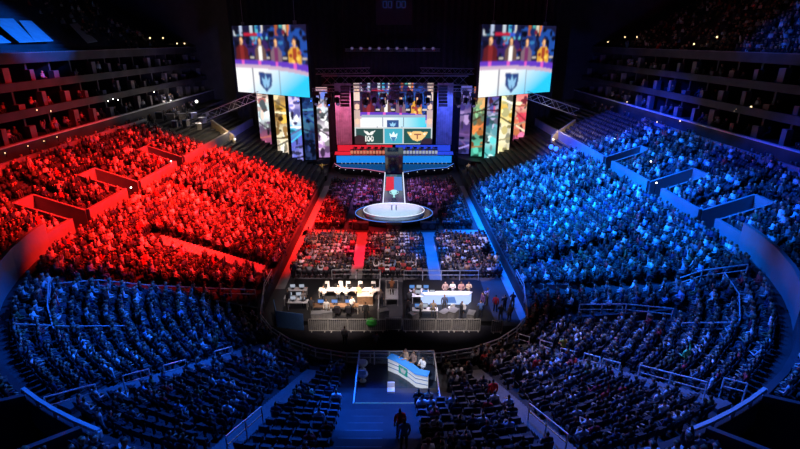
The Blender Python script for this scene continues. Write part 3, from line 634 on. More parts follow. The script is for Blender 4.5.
# ------------------------------------------------------------------ arena seat (one mesh: pedestal, cushion, arms, back)
def seat_mesh(lod, folded):
    b = MB()
    b.box((0, .02, .2), (.08, .1, .4)); b.box((0, .02, .02), (.2, .25, .04))
    if folded: b.quadbox([(-.22, -.02, .42), (.22, -.02, .42), (.22, .1, .42), (-.22, .1, .42), (-.2, -.06, .82), (.2, -.06, .82), (.2, .03, .82), (-.2, .03, .82)])
    else: b.quadbox([(-.22, -.05, .38), (.22, -.05, .38), (.22, .38, .4), (-.22, .38, .4), (-.22, -.05, .45), (.22, -.05, .45), (.22, .38, .47), (-.22, .38, .47)])
    b.quadbox([(-.23, -.1, .45), (.23, -.1, .45), (.23, -.04, .45), (-.23, -.04, .45), (-.21, -.2, .92), (.21, -.2, .92), (.21, -.14, .92), (-.21, -.14, .92)])
    if lod:
        for s in (-1, 1): b.box((s * .255, .1, .62), (.05, .36, .04)); b.box((s * .255, .0, .5), (.04, .08, .25))
    return b
seat_hi = seat_mesh(1, True).mesh('arena_seat', 'seat_plastic')
def tmpl(me):
    n = len(me.vertices); v = np.zeros(n * 3, np.float32); me.vertices.foreach_get('co', v); k = len(me.loops); vi = np.zeros(k, np.int32); me.loops.foreach_get('vertex_index', vi)
    f = len(me.polygons); ls = np.zeros(f, np.int32); lt = np.zeros(f, np.int32); mi = np.zeros(f, np.int32)
    me.polygons.foreach_get('loop_start', ls); me.polygons.foreach_get('loop_total', lt); me.polygons.foreach_get('material_index', mi)
    return v.reshape(-1, 3), vi, ls, lt, mi
LT = [tmpl(m) for m in LOW]; ST_U = tmpl(seat_mesh(0, False).mesh('low_seat', 'seat_plastic')); ST_F = tmpl(seat_mesh(0, True).mesh('low_seat_folded', 'seat_plastic'))
def scatter(name, jobs, mats, colf=None):      # jobs: (template, positions Nx3, rz N, scale N, payload)
    V, VI, LS, LTn, C = [], [], [], [], []; nv = nl = 0
    for t, P, R, S, pay in jobs:
        if not len(P): continue
        v, vi, ls, lt, mi = t; n = len(P); c, s = np.cos(R)[:, None], np.sin(R)[:, None]
        W = np.stack([(v[None, :, 0] * c - v[None, :, 1] * s), (v[None, :, 0] * s + v[None, :, 1] * c), np.repeat(v[None, :, 2], n, 0)], -1) * S[:, None, None] + P[:, None, :]
        V.append(W.reshape(-1, 3)); VI.append((vi[None] + nv + np.arange(n)[:, None] * len(v)).ravel()); LS.append((ls[None] + nl + np.arange(n)[:, None] * len(vi)).ravel())
        LTn.append(np.tile(lt, n)); nv += n * len(v); nl += n * len(vi)
        if colf is not None: C.append(pay[:, mi].reshape(-1, 3))
    me = raw_mesh(name, np.concatenate(V), np.concatenate(VI), np.concatenate(LS), np.concatenate(LTn), np.concatenate(C) if C else None, mats)
    return link(name, me)

# ------------------------------------------------------------------ seat plan
def segd(X, Y, a, b_):
    ax, ay = a; bx_, by = b_; dx, dy = bx_ - ax, by - ay; t = max(0, min(1, ((X - ax) * dx + (Y - ay) * dy) / (dx * dx + dy * dy))); return math.hypot(X - ax - t * dx, Y - ay - t * dy)
AIS = []
for sd in (-1, 1):
    AIS += [((sd * 9.4, 32.6), (sd * 15.6, 18.4), .75), ((sd * 5.4, 29.5), (sd * 7.6, 14.5), .75), ((sd * 12.2, 41.4), (sd * 25.5, 32.0), .8),
            ((sd * 13, 45.4), (sd * 22, 44.4), .8), ((sd * 12, 57.6), (sd * 37, 57.6), .6), ((sd * 12, 69), (sd * 37, 69), .6), ((sd * 28, 45.6), (sd * 37, 45.6), .5)]
AIS += [((-13, 45.4), (-22.5, 44.3), 1.45), ((14.3, 34.4), (19.3, 30.2), 1.3), ((-13.5, 37), (-11, 39), 1.6)]
def free(X, Y, i):
    if any(segd(X, Y, a, b_) < w for a, b_, w in AIS): return False
    if -3.3 < X < 3.6 and Y > 22.6 and Y < 31: return False
    if -2.9 < X < .9 and Y < 23 and Y > 14: return False
    if 18 <= i <= 23:
        if Y > 40 and any(v[0] - .4 < Y < v[1] + .4 for v in VOMS): return False
        if Y < 40:
            a = math.degrees(math.atan2(40 - Y, abs(X) - 2))
            if VOMA[0] - .8 < a < VOMA[1] + .8: return False
    return True
SEATS = []     # X, Y, Z, rz, row, place, side, occupied
for i in range(NROW):
    if i == 17: continue
    s = i * TR + .42; z = 1 + RI * i; ln = 2 + (10 + s) * PI / 2; ymax = 76 if i < 16 else (75 if i < 18 else 88)
    for sd in (-1, 1):
        d = .3; n = 0
        while True:
            if d < 2: X, Y, rz = sd * d, 30 - s, 0
            elif d < ln: a = PI / 2 - (d - 2) / (10 + s); X, Y = sd * (2 + (10 + s) * math.cos(a)), 40 - (10 + s) * math.sin(a); rz = sd * (PI / 2 - a)
            else: X, Y, rz = sd * (12 + s), 40 + d - ln, sd * PI / 2
            if Y > ymax - (0 if i >= 18 else i * .0): break
            d += .56; n += 1
            if Y < 4 or not free(X, Y, i): continue
            rz += sd * .12 if Y > 40 else 0
            occ = .95
            if Y < 40:
                occ = .92
                if abs(X) < 7.5 and Y < 32: occ = .5 if X > 0 else .28
                elif Y < 34 and abs(X) < 14: occ = .66 if X > 0 else .5
            if i >= 18 and Y > 40: occ = .62 if Y < 74 else .0
            if i >= 24 and Y > 40: occ *= .8
            if Y > 76 and i >= 18 and sd < 0: continue
            jx, jy = rng.normal(size=2) * .05; X += jx; Y += jy
            SEATS.append((X, Y, z, rz, i, n, sd, rng.random() < occ))
# floor seats facing the stage
FROWS = []
for by0, by1, blocks in ((46.5, 57.3, [(-10.6, -4.7), (-3.2, 3.5), (5.0, 10.9)]), (60.9, 82.5, [(-10.3, -6.3), (-5.9, -2.1), (2.1, 5.9), (6.3, 10.3)])):
    y = by0
    while y < by1:
        for x0, x1 in blocks:
            x = x0 + .25
            while x < x1:
                if math.hypot(x / 6.6, (y - 64.6) / 5.6) > 1 and not (abs(x) < 9 and y > 81.5): FROWS.append((x, y, 0, 0, -1, 0, 0, rng.random() < .93))
                x += .56
        y += .92
for y in np.arange(36.5, 46, .95):      # small side blocks beyond the right booth
    for x in np.arange(12.6, 14.2 + (y - 36) * .0, .58): pass
ALL = SEATS + FROWS
A = np.array([(a[0], a[1], a[2], a[3], a[4], a[5], a[6], a[7]) for a in ALL], float)
px_, py_, D_ = proj(A[:, 0], A[:, 1], A[:, 2] + .8)
vis = (px_ > 4) & (px_ < 796) & (py_ > 5) & (py_ < 446)
occ = A[:, 7] > .5
def nearest(mask, n): ix = np.where(mask)[0]; return ix[np.argsort(D_[ix])[:n]]
bowlrow = A[:, 4] >= 0
indp = nearest(vis & occ & bowlrow, 300); inds = nearest(vis & ~occ & bowlrow, 300)
def where_(a):
    X, Y, i, n, sd = a[0], a[1], int(a[4]), int(a[5]), a[6]
    side = 'left' if sd < 0 else 'right'
    tier = ('%s row above front rail' % ordn(i + 1)) if i < 17 else ('%s row behind curved wall' % ordn(i - 17))
    return tier + ', %s place %s of centre' % (ordn(n), side)
for ix in indp:
    a = A[ix]; k = rng.choice(len(TOPS), p=TW); nm, c, _ = TOPS[k]
    if a[0] > 0 and rng.random() < .06: nm, c = [('red', (.7, .03, .04)), ('tan', (.5, .32, .2)), ('maroon', (.3, .02, .05))][rng.integers(3)]
    person('spectator', 'spectator in %s top, %s' % (nm, where_(a)), a[0], a[1], a[2], a[3] + rng.normal() * .15, SIT[rng.choice(5, p=[.5, .15, .1, .05, .2])], c, 'spectators in the near stand')
for ix in inds:
    a = A[ix]; o = link('arena_seat', seat_hi, None, (a[0], a[1] - 0, a[2]), a[3]); tag(o, 'empty dark seat, %s' % where_(a), 'seat', 'empty seats in the near stand')
# the rest of the crowd and of the seats
rest = np.ones(len(A), bool); rest[indp] = False; R_ = np.where(rest & occ)[0]
mar = (px_ > -60) & (px_ < 860) & (py_ < 500); R_ = R_[mar[R_]]
# suite guests and upper deck spectators join the remaining crowd
ext = []
for sd in (-1, 1):
    for x, z in ((40.3, 12.6), (41.0, 15.3), (41.8, 18.1)):
        for y in np.arange(38, 100, .9):
            if rng.random() < .55: ext.append((sd * (x + .1 + rng.random() * 2.2), y, z, sd * PI / 2))
    for y in np.arange(40, 98, .8):
        if rng.random() < .35: ext.append((sd * 38.2, y, zc, sd * PI / 2))
    for k in range(0, 20):
        for y in np.arange(50, 100, .6):
            if sd > 0 and rng.random() < (.6 if y < 74 else .25) or sd < 0 and y > 78 and rng.random() < .12: ext.append((sd * (42.5 + k * .85), y, 21.0 + k * .5, sd * PI / 2))
ext = np.array(ext); nR = len(R_); P = np.concatenate([A[R_, :3], ext[:, :3]]); RZ = np.concatenate([A[R_, 3], ext[:, 3]]) + rng.normal(size=nR + len(ext)) * .2
N = len(P); SCL = rng.uniform(.9, 1.16, N); tops = np.array([t[1] for t in TOPS])
warm = np.array([(.5, .3, .22), (.6, .1, .1), (.4, .38, .42), (.75, .72, .7), (.02, .02, .03), (.03, .03, .05), (.15, .1, .12)])
cs = tops[rng.choice(len(tops), N, p=TW)]
isf = np.concatenate([A[R_, 4] < 0, np.zeros(len(ext), bool)]); cs[isf] = np.where(rng.random((isf.sum(), 1)) < .5, warm[rng.integers(0, 7, isf.sum())], cs[isf])
lit = np.concatenate([(A[R_, 1] > 40) & (A[R_, 4] >= 0), np.zeros(len(ext), bool)])
cs = cs * rng.uniform(.7, 1.25, (N, 1))
pay = np.stack([np.array(SKIN)[rng.integers(0, 5, N)], np.array(HAIR)[rng.integers(0, 5, N)], np.clip(cs, 0, .9), np.array(TROU)[rng.integers(0, 5, N)]], 1)
tid = rng.choice(6, N, p=[.5, .16, .05, .06, .2, .03])
jobs = [(LT[t], P[tid == t], RZ[tid == t], SCL[tid == t], pay[tid == t]) for t in range(6)]
tag(scatter('crowd', jobs, ['crowd_cloth'], 1), 'packed crowd filling the red and blue lit stands and the floor seats', 'crowd', kind='stuff')
rs = np.ones(len(A), bool); rs[inds] = False; rs &= (px_ > -60) & (px_ < 860) & (py_ < 500); o1 = np.where(rs & occ)[0]; o2 = np.where(rs & ~occ)[0]
one = lambda ix: np.ones(len(ix))
so = scatter('seat_rows', [(ST_U, A[o1, :3] , A[o1, 3], one(o1), None), (ST_F, A[o2, :3], A[o2, 3], one(o2), None)], ['seat_plastic'])
tag(so, 'long rows of dark arena seats under and among the crowd', 'seats', kind='stuff')
print('PEOPLE', N, 'SEATS', len(o1) + len(o2))
# ------------------------------------------------------------------ production area on the floor
def platform(name, label, x0, x1, y0, y1, z):
    t = thing(name, label, 'platform', ((x0 + x1) / 2, (y0 + y1) / 2, 0)); w, d = x1 - x0, y1 - y0
    b = MB(); b.box((0, 0, z - .05), (w, d, .1)); b.obj('deck', 'black', t); b = MB(); b.box((0, 0, z / 2 - .06), (w - .1, d - .1, z - .1)); b.obj('skirt', 'black', t); return t
platform('production_platform', 'low dark platform carrying the warm lit production tables, left of centre', -9.9, -1.3, 37.2, 45.2, .5)
platform('production_platform', 'low dark platform carrying the glowing hosting desk, right of centre', .9, 8.6, 37.2, 45.0, .5)
ZP = .5
def table(label, x, y, w, d, m='table_cloth', h=.74, z=ZP):
    t = thing('table', label, 'table', (x, y, z), 0, 'production tables')
    b = MB(); b.box((0, 0, h - .02), (w, d, .04)); b.obj('tabletop', m, t)
    for sx in (-1, 1):
        for sy in (-1, 1): b = MB(); b.box((sx * (w / 2 - .06), sy * (d / 2 - .06), (h - .04) / 2), (.05, .05, h - .04)); b.obj('leg', 'barrier_metal', t)
def monitor(label, x, y, z, rz=0, w=.6, m='screen_soft'):
    t = thing('monitor', label, 'monitor', (x, y, z), rz, 'monitors on the production tables')
    b = MB(); b.box((0, 0, .01), (w * .5, .2, .02)); b.bar((0, .02, .02), (0, .02, .2), .025); b.obj('stand', 'black', t)
    b = MB(); b.box((0, 0, .34), (w, .04, .36)); b.obj('casing', 'black', t); b = MB(); b.box((0, -.022, .34), (w - .05, .006, .31)); b.obj('display', m, t)
def chair(label, x, y, z, rz, m='white', group='swivel chairs'):
    t = thing('chair', label, 'chair', (x, y, z), rz, group)
    b = MB(); b.box((0, .02, .45), (.46, .46, .07)); b.obj('seat', m, t); b = MB(); b.quadbox([(-.22, -.22, .5), (.22, -.22, .5), (.22, -.17, .5), (-.22, -.17, .5), (-.2, -.28, .98), (.2, -.28, .98), (.2, -.23, .98), (-.2, -.23, .98)]); b.obj('backrest', m, t)
    b = MB(); b.bar((0, 0, .08), (0, 0, .42), .035, 8)
    for k in range(5): a = 2 * PI * k / 5; b.bar((0, 0, .1), (.28 * math.cos(a), .28 * math.sin(a), .05), .025)
    b.obj('base', 'black', t)
WP = [(322.5, 'first'), (337, 'second'), (345, 'third'), (358, 'fourth'), (372, 'fifth')]
for k, (px, o_) in enumerate(WP):
    P = at(px, 306, z=ZP + .3); c = (.85, .83, .8) if k != 3 else (.85, .55, .25)
    person('crew_member', 'crew member in %s shirt standing before the warm lit table, %s from the left' % ('white' if k != 3 else 'tan', o_), P.x, 40.3 + .2 * (k % 2), ZP, PI + .3 * (k % 3 - 1), STD['desk' if k % 2 else 'clap'], c, 'crew at the warm lit table')
    chair('white swivel chair behind the long table, %s from the left' % o_, P.x, 42.5, ZP, PI)
table('long white table behind the row of crew in white shirts', -4.2, 41.6, 5.6, .7)
for k in range(5): monitor('small monitor on the long white table, %s from the left' % ordn(k + 1), -6.4 + k * 1.12, 41.65, ZP + .74, PI, .42)
for k in range(4):
    t = thing('work_lamp', '%s small warm work lamp from the left above the long white table' % ordn(k + 1), 'lamp', (-6.2 + k * 1.35, 43.2, ZP), 0, 'work lamps over the production table')
    b = MB(); b.box((0, 0, .02), (.3, .3, .04)); b.bar((0, 0, 0), (0, 0, 1.9), .02, 6); b.obj('pole', 'black', t); b = MB(); b.lathe((0, 0, 1.85), [(.14, 0), (.05, .16)], 10); b.obj('shade', 'black', t); b = MB(); b.lathe((0, 0, 1.835), [(.1, 0), (.1, .012)], 10); b.obj('bulb', 'lens_warm', t)
table('dark equipment table at the front of the left platform', -5.2, 38.6, 4.2, .7, 'wood')
for k in range(3): monitor('monitor on the dark equipment table, %s from the left' % ordn(k + 1), -6.4 + k * 1.2, 38.7, ZP + .74, 0, .55, 'screen_blue')
t = thing('flight_case', 'reddish brown flight case on the right of the left platform', 'case', (-2.6, 40.2, ZP)); b = MB(); b.box((0, 0, .5), (1.4, .8, .9)); b.obj('body', 'wood', t); 
for z in (.06, .94): b = MB(); b.box((0, 0, z), (1.44, .84, .06)); b.obj('edging', 'barrier_metal', t)
P = at(371, 327, z=.8); t = thing('equipment_bag', 'bright green equipment bag at the front right corner of the left platform', 'bag', (P.x, P.y + .8, ZP)); b = MB(); b.lathe((0, 0, 0), [(.32, 0), (.4, .2), (.36, .5), (.2, .62)], 12, sx=1.3, sy=.8); b.obj('body', 'green_fabric', t); b = MB(); b.path([(-.2, 0, .58), (-.1, 0, .78), (.1, 0, .78), (.2, 0, .58)], .025); b.obj('handle', 'black', t)
for k, (px, py, o_) in enumerate(((336, 324, 'left'), (347, 326, 'right'))):
    P = at(px, py, z=ZP); person('crew_member', 'crew member in black seen from behind at the dark equipment table, %s one' % o_, P.x, 37.95, ZP, 0, SIT[2], (.02, .02, .025), 'crew at the dark table'); chair('dark swivel chair at the dark equipment table, %s one' % o_, P.x, 37.95, ZP, 0, 'seat_plastic')
# white equipment tables at the far left
for k, (px, py) in enumerate(((282, 297), (296, 289), (298, 301))):
    P = at(px, py, z=ZP + .74); l = ('left', 'far', 'near')[k]; x = max(P.x, -9.0); table('pale equipment table in the left corner of the production platform, %s one' % l, x, P.y, 1.8, .7)
    for j in range(2): monitor('pale lit monitor on the %s corner table, %s one' % (l, ('left', 'right')[j]), x - .42 + .84 * j, P.y, ZP + .74, .1, .5, 'screen_soft')
# hosting desk on the right platform
dk = thing('hosting_desk', 'glowing white and pale blue hosting desk on the right floor platform', 'desk', (4.75, 40.2, ZP))
b = MB(); b.prism([(-2.4, .35), (-2.0, -.25), (2.0, -.25), (2.4, .35), (1.9, .5), (-1.9, .5)], .95, 1.02); b.obj('worktop', 'white_gloss', dk)
b = MB(); b.quadbox([(-2.3, .3, .02), (-1.95, -.2, .02), (1.95, -.2, .02), (2.3, .3, .02), (-2.3, .3, .94), (-1.95, -.2, .94), (1.95, -.2, .94), (2.3, .3, .94)]); b.obj('front_panel', 'desk_led', dk)
b = MB(); b.poly = None
b.quadbox([(-.3, -.25, .2), (.9, -.25, .2), (.9, -.21, .2), (-.3, -.21, .2), (.0, -.25, .8), (.7, -.25, .8), (.7, -.21, .8), (.0, -.21, .8)]); b.obj('front_emblem', 'blue_panel', dk)
for k, (px, c, o_) in enumerate(((449, (.45, .3, .25), 'leftmost'), (457, (.8, .75, .7), 'second'), (466, (.55, .3, .25), 'third'), (474, (.7, .5, .3), 'rightmost'))):
    person('host', 'host standing behind the glowing floor desk, %s of the four' % o_, (px - CX) * .0858, 41.2, ZP, PI + (px - 461) * .01, STD['clap' if k % 2 else 'desk'], c, 'hosts behind the floor desk')
for k, px in enumerate((457, 470)):
    chair('violet lit swivel chair in front of the glowing desk, %s one' % ('left', 'right')[k], (px - CX) * .08, 38.6, ZP, .3 - .5 * k, 'white', 'chairs before the hosting desk')
for k, (px, py, w) in enumerate(((419, 290, 1.8), (425, 295, 2.4), (425, 309, 2.2))):
    P = at(px, py, z=ZP + .74); l = ('far', 'middle', 'near')[k]; table('pale equipment table on the left half of the right platform, %s one' % l, max(P.x, .95 + w / 2), P.y, w, .65)
    for j in range(3): monitor('monitor on the %s table of the right platform, %s from the left' % (l, ordn(j + 1)), max(P.x, .95 + w / 2) + (j - 1) * .65, P.y + .05, ZP + .74, 0, .5, 'screen_soft' if (j + k) % 2 else 'screen_blue')
for px, py, c, l in ((415, 300, (.3, .22, .18), 'crew member in brown seated between the pale equipment tables'), (433, 318, (.35, .27, .2), 'crew member in tan standing at the near equipment table'), (409, 303, (.1, .1, .1), 'crew member in black seated at the left edge of the right platform')):
    P = at(px, py, z=ZP); person('crew_member', l, P.x, P.y, ZP, 0, STD['side'] if 'standing' in l else SIT[2], c)
for px, py, c, l, s_ in ((495, 312, (.7, .02, .03), 'person in red standing right of the hosting desk by the blue aisle', 1), (504, 312, (.015, .015, .02), 'person in black standing right of the person in red', 1), (512, 309, (.03, .03, .04), 'person in dark clothes at the edge of the blue aisle', 1), (500, 322, (.02, .02, .02), 'person in black standing behind the right end of the barricades, left one', 1), (509, 322, (.3, .22, .18), 'person in brown standing behind the right end of the barricades, right one', 1),
    (537, 315, (.65, .03, .04), 'person in red standing between two blue aisles at the lower right', 1), (543, 306, (.03, .03, .04), 'person in dark clothes just behind the person in red at lower right', 1), (345, 345, (.3, .3, .32), 'person in grey walking in the dark gap before the barricades', 1), (376, 351, (.3, .27, .25), 'person in grey standing behind the far rail of the glass desk platform', 1)):
    P = at(px, py, z=0); person('person', l, P.x, P.y, 0, .2 * (px % 5) - .4, STD['side' if px % 2 else 'clap'], c)
# barricades
mat('barrier_sheet', (.2, .19, .19), .7, noise=.3, scale=3)
def barricade(label, x0, x1, y, z=0, h=1.15):
    t = thing('barricade', label, 'barrier', ((x0 + x1) / 2, y, z), 0, 'crowd barricades'); w = x1 - x0
    b = MB(); b.path([(-w / 2, 0, .02), (w / 2, 0, .02), (w / 2, 0, h), (-w / 2, 0, h), (-w / 2, 0, .02)], .035); b.obj('frame', 'barrier_metal', t)
    b = MB(); n = int(w / .16)
    for k in range(1, n): b.bar((-w / 2 + w * k / n, 0, .05), (-w / 2 + w * k / n, 0, h), .014)
    b.obj('bars', 'barrier_metal', t); b = MB(); b.box((0, .03, h * .45), (w - .05, .02, h * .8)); b.obj('infill_sheet', 'barrier_sheet', t)
    for s in (-1, 1): b = MB(); b.box((s * w * .35, .2, .02), (.08, .9, .04)); b.obj('foot', 'barrier_metal', t)
n = 0
for px0, px1 in ((303, 323), (324, 344), (345, 365), (366, 385)):
    n += 1; barricade('metal crowd barricade before the left platform, %s from the left' % ordn(n), (px0 - CX) * .0785, (px1 - CX) * .0785, 36.4)
n = 0
for px0, px1 in ((404, 421), (422, 438), (439, 455), (456, 471), (472, 486)):
    n += 1; barricade('metal crowd barricade before the right platform, %s from the left' % ordn(n), (px0 - CX) * .0785, (px1 - CX) * .0785, 36.4)
barricade('pale single barricade standing right of the platform row', (498 - CX) * .0785, (509 - CX) * .0785, 36.2); barricade('low barricade in the gap between the two floor platforms', -.75, .6, 36.6)
for k, P in enumerate((((-9.9, 37.0), (-7.6, 36.5)), ((-10.6, 39.0), (-9.95, 37.0)))):
    (xa, ya), (xb, yb) = P; b = MB(); dx, dy = xb - xa, yb - ya; b.box(((xa + xb) / 2, (ya + yb) / 2, .8), (math.hypot(dx, dy), .08, 1.55), math.atan2(dy, dx))
    tag(b.obj('partition_panel', 'blue_panel'), ('blue panel closing the near left corner of the left platform', 'short blue panel on the left flank of the left platform')[k], 'panel')
def rail(label, pts, h=1.05, group='white pipe rails', m='rail_metal', mid=True, r=.045, nm='guard_rail', step=2.0, glass=False):
    P0 = Vector(pts[0]); t = thing(nm, label, 'railing', P0, 0, group); Q = [Vector(p) - P0 for p in pts]; up = Vector((0, 0, h))
    b = MB(); b.path([q + up for q in Q], r); b.obj('top_rail', m, t)
    if mid: b = MB(); b.path([q + up * .55 for q in Q], r * .8); b.obj('middle_rail', m, t)
    for a, c in zip(Q, Q[1:]):
        k = max(1, round((c - a).length / step))
        for j in range(k + (c is Q[-1])): q = a.lerp(c, j / k); b = MB(); b.bar(q - Vector((0, 0, .25)), q + up, r); b.obj('post', m, t)
    if glass:
        for a, c in zip(Q, Q[1:]): b = MB(); b.face([a + up * .08, c + up * .08, c + up * .95, a + up * .95]); b.obj('glass_panel', 'glass', t)
    return t
rail('white pipe rail along the back of the left production platform', [(-6.2, 45.1, ZP), (-1.4, 45.1, ZP)]); rail('white pipe rail along the back of the right platform behind the hosts', [(1.0, 44.9, ZP), (8.4, 44.9, ZP)])
rail('pipe rail on the right edge of the left production platform', [(-1.35, 37.3, ZP), (-1.35, 45.1, ZP)])
# camera riser between the two platforms
cr = thing('camera_riser', 'narrow pale camera riser between the two floor platforms', 'platform', (-.2, 41.5, 0)); b = MB(); b.box((0, 0, .75), (1.2, 1.8, .1)); b.obj('deck', 'white', cr)
for sx in (-.55, .55):
    for sy in (-.85, .85): b = MB(); b.bar((sx, sy, 0), (sx, sy, 1.75), .04); b.obj('post', 'barrier_metal', cr)
b = MB()
for sy in (-.85, .85): b.bar((-.55, sy, 1.75), (.55, sy, 1.75), .03)
for sx in (-.55, .55): b.bar((sx, -.85, 1.75), (sx, .85, 1.75), .03)
b.obj('rail', 'barrier_metal', cr)
person('camera_operator', 'camera operator in orange brown top standing on the narrow riser', -.2, 41.2, .8, 0, STD['clap'], (.5, .2, .08))
t = thing('video_camera', 'black video camera on a tripod on the narrow riser', 'camera', (-.15, 42.0, .8))
for k in range(3): a = 2 * PI * k / 3 + .5; b = MB(); b.bar((.28 * math.cos(a), .28 * math.sin(a), 0), (0, 0, 1.05), .025); b.obj('leg', 'black', t)
b = MB(); b.box((0, 0, 1.2), (.2, .5, .26)); b.obj('body', 'black', t); b = MB(); b.bar((0, .25, 1.2), (0, .55, 1.2), .09, 10); b.obj('lens', 'black', t)

# ------------------------------------------------------------------ glass railed analyst platform in the near stand
ax0, ax1, ay0, ay1, az = -2.3, 2.65, 23.1, 28.2, 2.6
t = thing('desk_platform', 'glass railed platform with a glossy dark floor built over the near stand', 'platform', ((ax0 + ax1) / 2, (ay0 + ay1) / 2, 0)); cx_, cy_ = (ax0 + ax1) / 2, (ay0 + ay1) / 2
w, d = ax1 - ax0, ay1 - ay0
b = MB(); b.box((0, 0, az - .06), (w, d, .12)); b.obj('deck', 'deck_gloss', t); b = MB(); b.box((0, 0, az / 2 + .3), (w - .1, d - .1, az - .75)); b.obj('understructure', 'black', t)
cn = [(-w / 2, -d / 2), (w / 2, -d / 2), (w / 2, d / 2), (-w / 2, d / 2)]
for k in range(4):
    a, c = Vector((*cn[k], az)), Vector((*cn[(k + 1) % 4], az)); up = Vector((0, 0, 1.05)); m_ = 'gold' if k == 0 else 'rail_metal'
    b = MB(); b.bar(a + up, c + up, .055); b.obj('top_rail', m_, t); nn = 5 if k % 2 == 0 else 3
    for j in range(nn): q = a.lerp(c, j / nn); b = MB(); b.bar(q, q + up, .045); b.obj('post', m_, t)
    b = MB(); b.face([a + up * .06, c + up * .06, c + up * .95, a + up * .95]); b.obj('glass_panel', 'glass', t)
# curved desk
DT = [at(388, 357, z=az + 1.05), at(398, 361, z=az + 1.05), at(408, 367, z=az + 1.05), at(416, 373, z=az + 1.05), at(428, 375.5, z=az + 1.05)]
dk = thing('analyst_desk', 'curved white desk with a bright blue top and teal emblem on the glass railed platform', 'desk', (DT[2].x, DT[2].y, az)); Q = [(p.x - DT[2].x, p.y - DT[2].y) for p in DT]
nrm = []
for k in range(5): a = Q[max(0, k - 1)]; c = Q[min(4, k + 1)]; dx, dy = c[0] - a[0], c[1] - a[1]; l = math.hypot(dx, dy); nrm.append((-dy / l, dx / l))
nrm = [(-x, -y) if (x < 0 and y < 0) else (x, y) for x, y in nrm]
def strip(o0, o1, z0, z1): 
    b = MB()
    for k in range(4):
        P = [(Q[j][0] + nrm[j][0] * o, Q[j][1] + nrm[j][1] * o) for j, o in ((k, o0), (k + 1, o0), (k + 1, o1), (k, o1))]
        b.quadbox([(*p, z0) for p in P] + [(*p, z1) for p in P])
    return b
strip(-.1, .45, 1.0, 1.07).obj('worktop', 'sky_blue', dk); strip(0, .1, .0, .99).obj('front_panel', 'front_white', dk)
for z in (.3, .62): strip(-.012, 0, z, z + .05).obj('front_band', 'blue_panel', dk)
def onfront(k, f, z, o=-.03): a, c = Q[k], Q[k + 1]; n_ = nrm[k]; return Vector((a[0] + (c[0] - a[0]) * f + n_[0] * o, a[1] + (c[1] - a[1]) * f + n_[1] * o, z))
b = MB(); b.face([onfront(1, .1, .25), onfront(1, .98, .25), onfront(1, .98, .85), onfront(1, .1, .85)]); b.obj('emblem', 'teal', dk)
b = MB(); em = [(.15, .72), (.4, .66), (.5, .8), (.6, .66), (.85, .72), (.75, .45), (.58, .3), (.5, .5), (.42, .3), (.25, .45)]; b.face([onfront(1, .1 + u * .88, v, -.036) for u, v in em]); b.obj('emblem_crest', 'screen_soft', dk)
for k, (px, py, c, l) in enumerate(((406, 359, (.55, .36, .24), 'analyst in brown jacket at the far end of the curved desk'), (414, 362, (.32, .2, .16), 'analyst in dark brown behind the middle of the curved desk'), (423, 368, (.85, .85, .86), 'analyst in white shirt at the near end of the curved desk'))):
    P = at(px, py, z=az + .9); person('analyst', l, P.x, P.y, az, PI * .72, STD['desk'] if k < 2 else STD['clap'], c)
for k, (px, py) in enumerate(((361, 364), (361, 375))):
    P = at(px, py, z=az + .45); t = thing('stool', 'round white stool by the left rail of the glass platform, %s one' % ('far', 'near')[k], 'stool', (P.x + .1, P.y, az), 0, 'white stools')
    b = MB(); b.lathe((0, 0, 0), [(.3, .42), (.34, .48), (.34, .6), (.28, .66)], 20); b.obj('seat', 'white', t); b = MB(); b.lathe((0, 0, 0), [(.22, 0), (.22, .04), (.05, .06), (.05, .42)], 14); b.obj('base', 'white', t); b = MB(); b.box((0, -.3, .85), (.5, .06, .35)); b.obj('backrest', 'white', t)
P = at(391, 387, z=az + .5); t = thing('lounge_chair', 'pale low chair in front of the curved desk', 'chair', (P.x, P.y, az)); t.scale = (.75, .75, .75); b = MB(); b.box((0, 0, .36), (.6, .6, .16)); b.obj('seat', 'white', t); b = MB(); b.box((0, .3, .62), (.6, .1, .6)); b.obj('backrest', 'white', t)
for sx in (-.25, .25):
    for sy in (-.25, .25): b = MB(); b.bar((sx, sy, 0), (sx, sy, .3), .025); b.obj('leg', 'barrier_metal', t)
P = at(393, 404, z=az + .5); t = thing('side_table', 'low white side table near the front rail of the glass platform', 'table', (P.x, P.y + .1, az)); b = MB(); b.box((0, 0, .48), (1.0, .45, .05)); b.obj('tabletop', 'white_gloss', t); b = MB(); b.bar((0, 0, 0), (0, 0, .46), .05, 8); b.lathe((0, 0, 0), [(.25, 0), (.25, .03)], 14); b.obj('base', 'white', t)
P = at(423, 402, z=az + .6); t = thing('monitor', 'floor monitor with pale blue screen at the right front corner of the glass platform', 'monitor', (P.x, ay0 + .45, az), PI * .9)
b = MB(); b.quadbox([(-.45, -.2, 0), (.45, -.2, 0), (.45, .25, 0), (-.45, .25, 0), (-.45, .05, .65), (.45, .05, .65), (.45, .2, .65), (-.45, .2, .65)]); b.obj('casing', 'white', t); b = MB(); b.face([(-.4, -.19, .06), (.4, -.19, .06), (.4, .04, .6), (-.4, .04, .6)]); b.obj('display', 'screen_blue', t)
